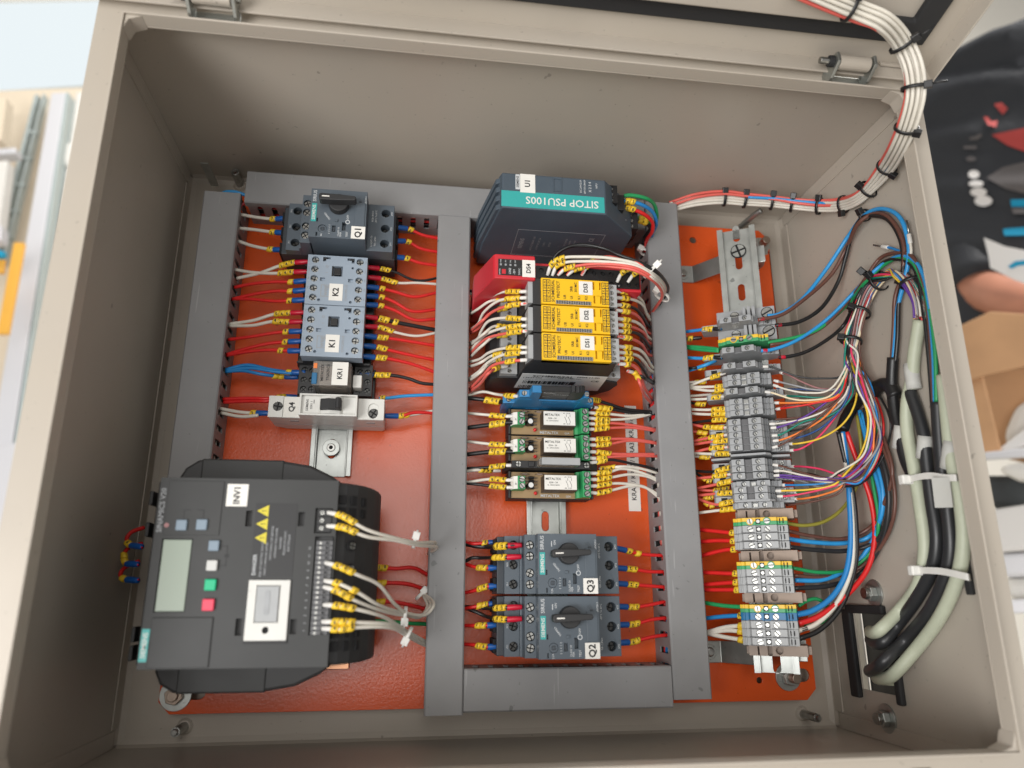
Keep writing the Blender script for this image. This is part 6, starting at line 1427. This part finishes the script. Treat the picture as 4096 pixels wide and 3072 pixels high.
for j in range(NY+1):
    y = Y0-640 + j*650/NY; tq = max(0, (y-Y0+75)/85); shr = 1 - 0.60*min(1, tq)**6
    for i in range(NX):
        th = 2*math.pi*i/NX; cx, cz = math.cos(th), math.sin(th)
        rx = abs(cx)**(2/2.6)*math.copysign(1, cx); rz = abs(cz)**(2/2.6)*math.copysign(1, cz)
        x = 430*shr*rx; b.v.append(tuple(G_(x, y, 128*(0.6+0.4*shr)*rz + fold(x, y)*(1-abs(rx)))))
for j in range(NY):
    for i in range(NX):
        i2 = (i+1) % NX; b.f.append([j*NX+i, j*NX+i2, (j+1)*NX+i2, (j+1)*NX+i])
b.f.append([NY*NX+i for i in range(NX)])
sh_ = kid(b.build('tshirt', 'shirt', None, 0, True))
for side_, elb in ((-1, Vector(e)), (1, Vector((235, Y0-320, 0)))):
    s0 = Vector((side_*130, Y0-85, -30)); s1 = Vector((side_*200, Y0-110, -40)); sp = smooth_path([s0, s1, s1.lerp(elb, 0.55), elb + (Vector(w1)-elb)*(0.5 if side_ < 0 else 0)])
    kid(MB().tube([G_(*q) for q in sp], [PK*(72 - 14*i/len(sp) + 4*math.sin(i*1.3)) for i in range(len(sp))], 22).build('sleeve', 'shirt', None, 0, True))
hr = MB()
for j in range(9):
    ph = math.pi*0.5*j/8
    for i in range(20): th = 2*math.pi*i/20; hr.v.append(tuple(G_(222+88*math.cos(ph)*math.cos(th), Y0+235+100*math.sin(ph), -4+100*math.cos(ph)*math.sin(th))))
for j in range(8):
    for i in range(20): i2 = (i+1) % 20; hr.f.append([j*20+i, j*20+i2, (j+1)*20+i2, (j+1)*20+i])
kid(hr.build('hair', 'hair', None, 0, True))
def shirt_print(poly, m, name='shirt_print'):
    """flat print following the cloth"""
    P = []
    n0 = len(poly); dense = []
    for i in range(n0):
        a, c = poly[i], poly[(i+1) % n0]
        for t_ in (0, 0.25, 0.5, 0.75): dense.append((a[0]+(c[0]-a[0])*t_, a[1]+(c[1]-a[1])*t_))
    mx = sum(p[0] for p in poly)/n0; my = sum(p[1] for p in poly)/n0
    def on(x_, y_):
        q = onp(3596 + x_*0.6024, y_*0.6024, 110)
        for _ in range(4): q = onp(3596 + x_*0.6024, y_*0.6024, ztor(q.x, q.y) + 6.0)
        return q
    b = MB(); b.v = [tuple(G_(*on(mx, my)))]; R_ = 4
    for k in range(1, R_+1): b.v += [tuple(G_(*on(mx+(x_-mx)*k/R_, my+(y_-my)*k/R_))) for x_, y_ in dense]
    n = len(dense); b.f = [[0, 1+(i+1) % n, 1+i] for i in range(n)]
    for k in range(R_-1):
        for i in range(n): i2 = (i+1) % n; b.f.append([1+k*n+i, 1+k*n+i2, 1+(k+1)*n+i2, 1+(k+1)*n+i])
    o = b.build(name, m, None, 0, True); o.parent = sh_; o.matrix_parent_inverse = (WORLD(per) @ sh_.matrix_parent_inverse).inverted()
def blob(x, y, rx, ry, n=12): return [(x+rx*math.cos(2*math.pi*i/n), y+ry*math.sin(2*math.pi*i/n)) for i in range(n)]
shirt_print([(630, 690), (680, 680), (722, 722), (690, 760), (660, 730)], 'p_red'); shirt_print([(560, 775), (590, 775), (615, 810), (655, 800), (645, 845), (590, 830)], 'p_red')
shirt_print([(465, 915), (500, 905), (545, 885), (552, 905), (520, 928), (470, 930)], 'p_grey'); shirt_print([(430, 968), (515, 968), (515, 990), (430, 990)], 'p_grey'); shirt_print(blob(478, 1056, 34, 17), 'p_grey')
for x_, y_, a_, b_ in ((497, 1157, 38, 28), (512, 1220, 50, 22), (528, 1276, 56, 30), (560, 1334, 60, 36)): shirt_print(blob(x_, y_, a_, b_), 'p_white')
shirt_print([(615, 895), (830, 850), (1100, 830), (1100, 1060), (830, 1005), (720, 965)], 'p_red')
shirt_print([(580, 1180), (690, 1110), (830, 1075), (1000, 1070), (1000, 1340), (830, 1285), (700, 1250)], 'p_grey')
shirt_print([(740, 1325), (1000, 1320), (1000, 1375), (745, 1372)], 'p_blue'); shirt_print([(690, 1520), (830, 1508), (1000, 1508), (1000, 1560), (700, 1565)], 'p_blue'); shirt_print([(745, 1380), (1000, 1380), (1000, 1420), (760, 1420)], 'p_grey')
def slabp(name, m, q, d, th, label=None, cat=None, bev=2, par=None):
    P = [onp(u, v, d) for u, v in q]; ar = sum(P[i].x*P[(i+1) % len(P)].y - P[(i+1) % len(P)].x*P[i].y for i in range(len(P)))
    if ar < 0: P = P[::-1]
    b = MB(); n = len(P); b.v = [tuple(G_(p.x, p.y, d-th)) for p in P] + [tuple(G_(p.x, p.y, d)) for p in P]
    b.f = [list(range(n))[::-1], [n+i for i in range(n)]] + [[i, (i+1) % n, n+(i+1) % n, n+i] for i in range(n)]
    o = b.build(name, m, None, bev)
    if par: kid(o, par)
    if label: tag(o, label, cat)
    return o
pp = thing('paper_sheet', 'white sheet with a blue stroke held before the T-shirt', 'paper', G_(*onp(4020, 1060, 200)))
slabp('sheet', 'p_white', [(3935, 950), (4020, 985), (4300, 1040), (4300, 1200), (4060, 1120), (3960, 1070), (3955, 1030)], 215, 2, bev=0, par=pp)
slabp('pen_stroke', 'p_blue', [(4032, 1065), (4060, 1045), (4200, 1030), (4200, 1048), (4075, 1062), (4045, 1075)], 216, 0.8, bev=0, par=pp)
# cardboard box and packing beside it
cb = thing('cardboard_box', 'open cardboard box with packing beyond the side of the cabinet', 'box', far(4000, 1700, -190))
def cpiece(name, m, q, z, th, bev=2):
    slabp(name, m, q, z, th, bev=bev, par=cb)
cpiece('flap', 'card', [(3780, 1330), (3960, 1245), (4300, 1270), (4300, 1420), (3940, 1500), (3780, 1560)], 262, 6)
cpiece('front_panel', 'card', [(3780, 1500), (3930, 1500), (4010, 1830), (3780, 1850)], 250, 6)
cpiece('inside_panel', 'card', [(3930, 1500), (4300, 1430), (4300, 1900), (4010, 1830)], 140, 6)
o = slabp('bubble_wrap', 'foam', [(4010, 1740), (4060, 1620), (4300, 1500), (4300, 1800), (4040, 1810)], 190, 50, label='crumpled pale bubble wrap inside the cardboard box', cat='wrap', bev=14)
slabp('white_bar', 'p_white', [(3995, 1795), (4200, 1640), (4300, 1640), (4300, 1700), (4030, 1810)], 245, 16, label='white plastic bar lying across the bubble wrap', cat='bar', bev=3)
slabp('grey_strip', 'alu', [(3900, 1812), (4300, 1770), (4300, 1815), (3900, 1840)], 262, 14, label='pale grey strip below the cardboard box', cat='strip', bev=3)
slabp('white_pouch', 'foam', [(3985, 1880), (4030, 1850), (4300, 1850), (4300, 1930), (4070, 1920)], 250, 40, label='cream pouch between the strip and the tools', cat='pouch', bev=12)
slabp('tool_pile', 'tools', [(3920, 1900), (4300, 1900), (4300, 2060), (3950, 2030)], 190, 40, label='dark hand tools heaped behind the cabinet rim', cat='tools', bev=12)
slabp('white_carton', 'p_white', [(3950, 2040), (4300, 1985), (4300, 2190), (3980, 2210)], 250, 90, label='glossy white carton beyond the cabinet side', cat='carton', bev=6)
slabp('grey_case', 'alu', [(3985, 2215), (4300, 2195), (4300, 2300), (4010, 2310)], 245, 80, label='light grey case below the white carton', cat='case', bev=8)
slabp('cloth', 'foam', [(4000, 2310), (4300, 2300), (4300, 2420), (4030, 2400)], 230, 60, label='white cloth below the grey case', cat='cloth', bev=14)
slabp('steel_bar', 'alu', [(4010, 2400), (4300, 2385), (4300, 2450), (4030, 2455)], 255, 20, label='thin steel bar below the white cloth', cat='bar', bev=3)
slabp('dark_case', 'tools', [(4020, 3400), (4300, 2450), (4300, 2720), (4085, 2720)], 240, 60, label='dark grey case near the cabinet corner', cat='case', bev=8)
# ================================================================== lettering becomes mesh
bpy.context.view_layer.update()
dg = bpy.context.evaluated_depsgraph_get()
cache = {}
for o in [q for q in bpy.data.objects if q.type == 'FONT']:
    key = (o.data.body, round(o.data.size, 6), o.data.materials[0].name, o.data.align_x, round(o.data.offset, 6))
    if key not in cache:
        me = bpy.data.meshes.new_from_object(o.evaluated_get(dg)); me.name = o.name.split('.')[0]; cache[key] = me
    nm = o.name.split('.')[0]; cu = o.data
    n = bpy.data.objects.new('t', cache[key]); COL.objects.link(n); n.parent = o.parent; n.matrix_parent_inverse = o.matrix_parent_inverse.copy()
    n.matrix_basis = o.matrix_basis.copy()
    bpy.data.objects.remove(o); n.name = nm
bpy.context.view_layer.update()
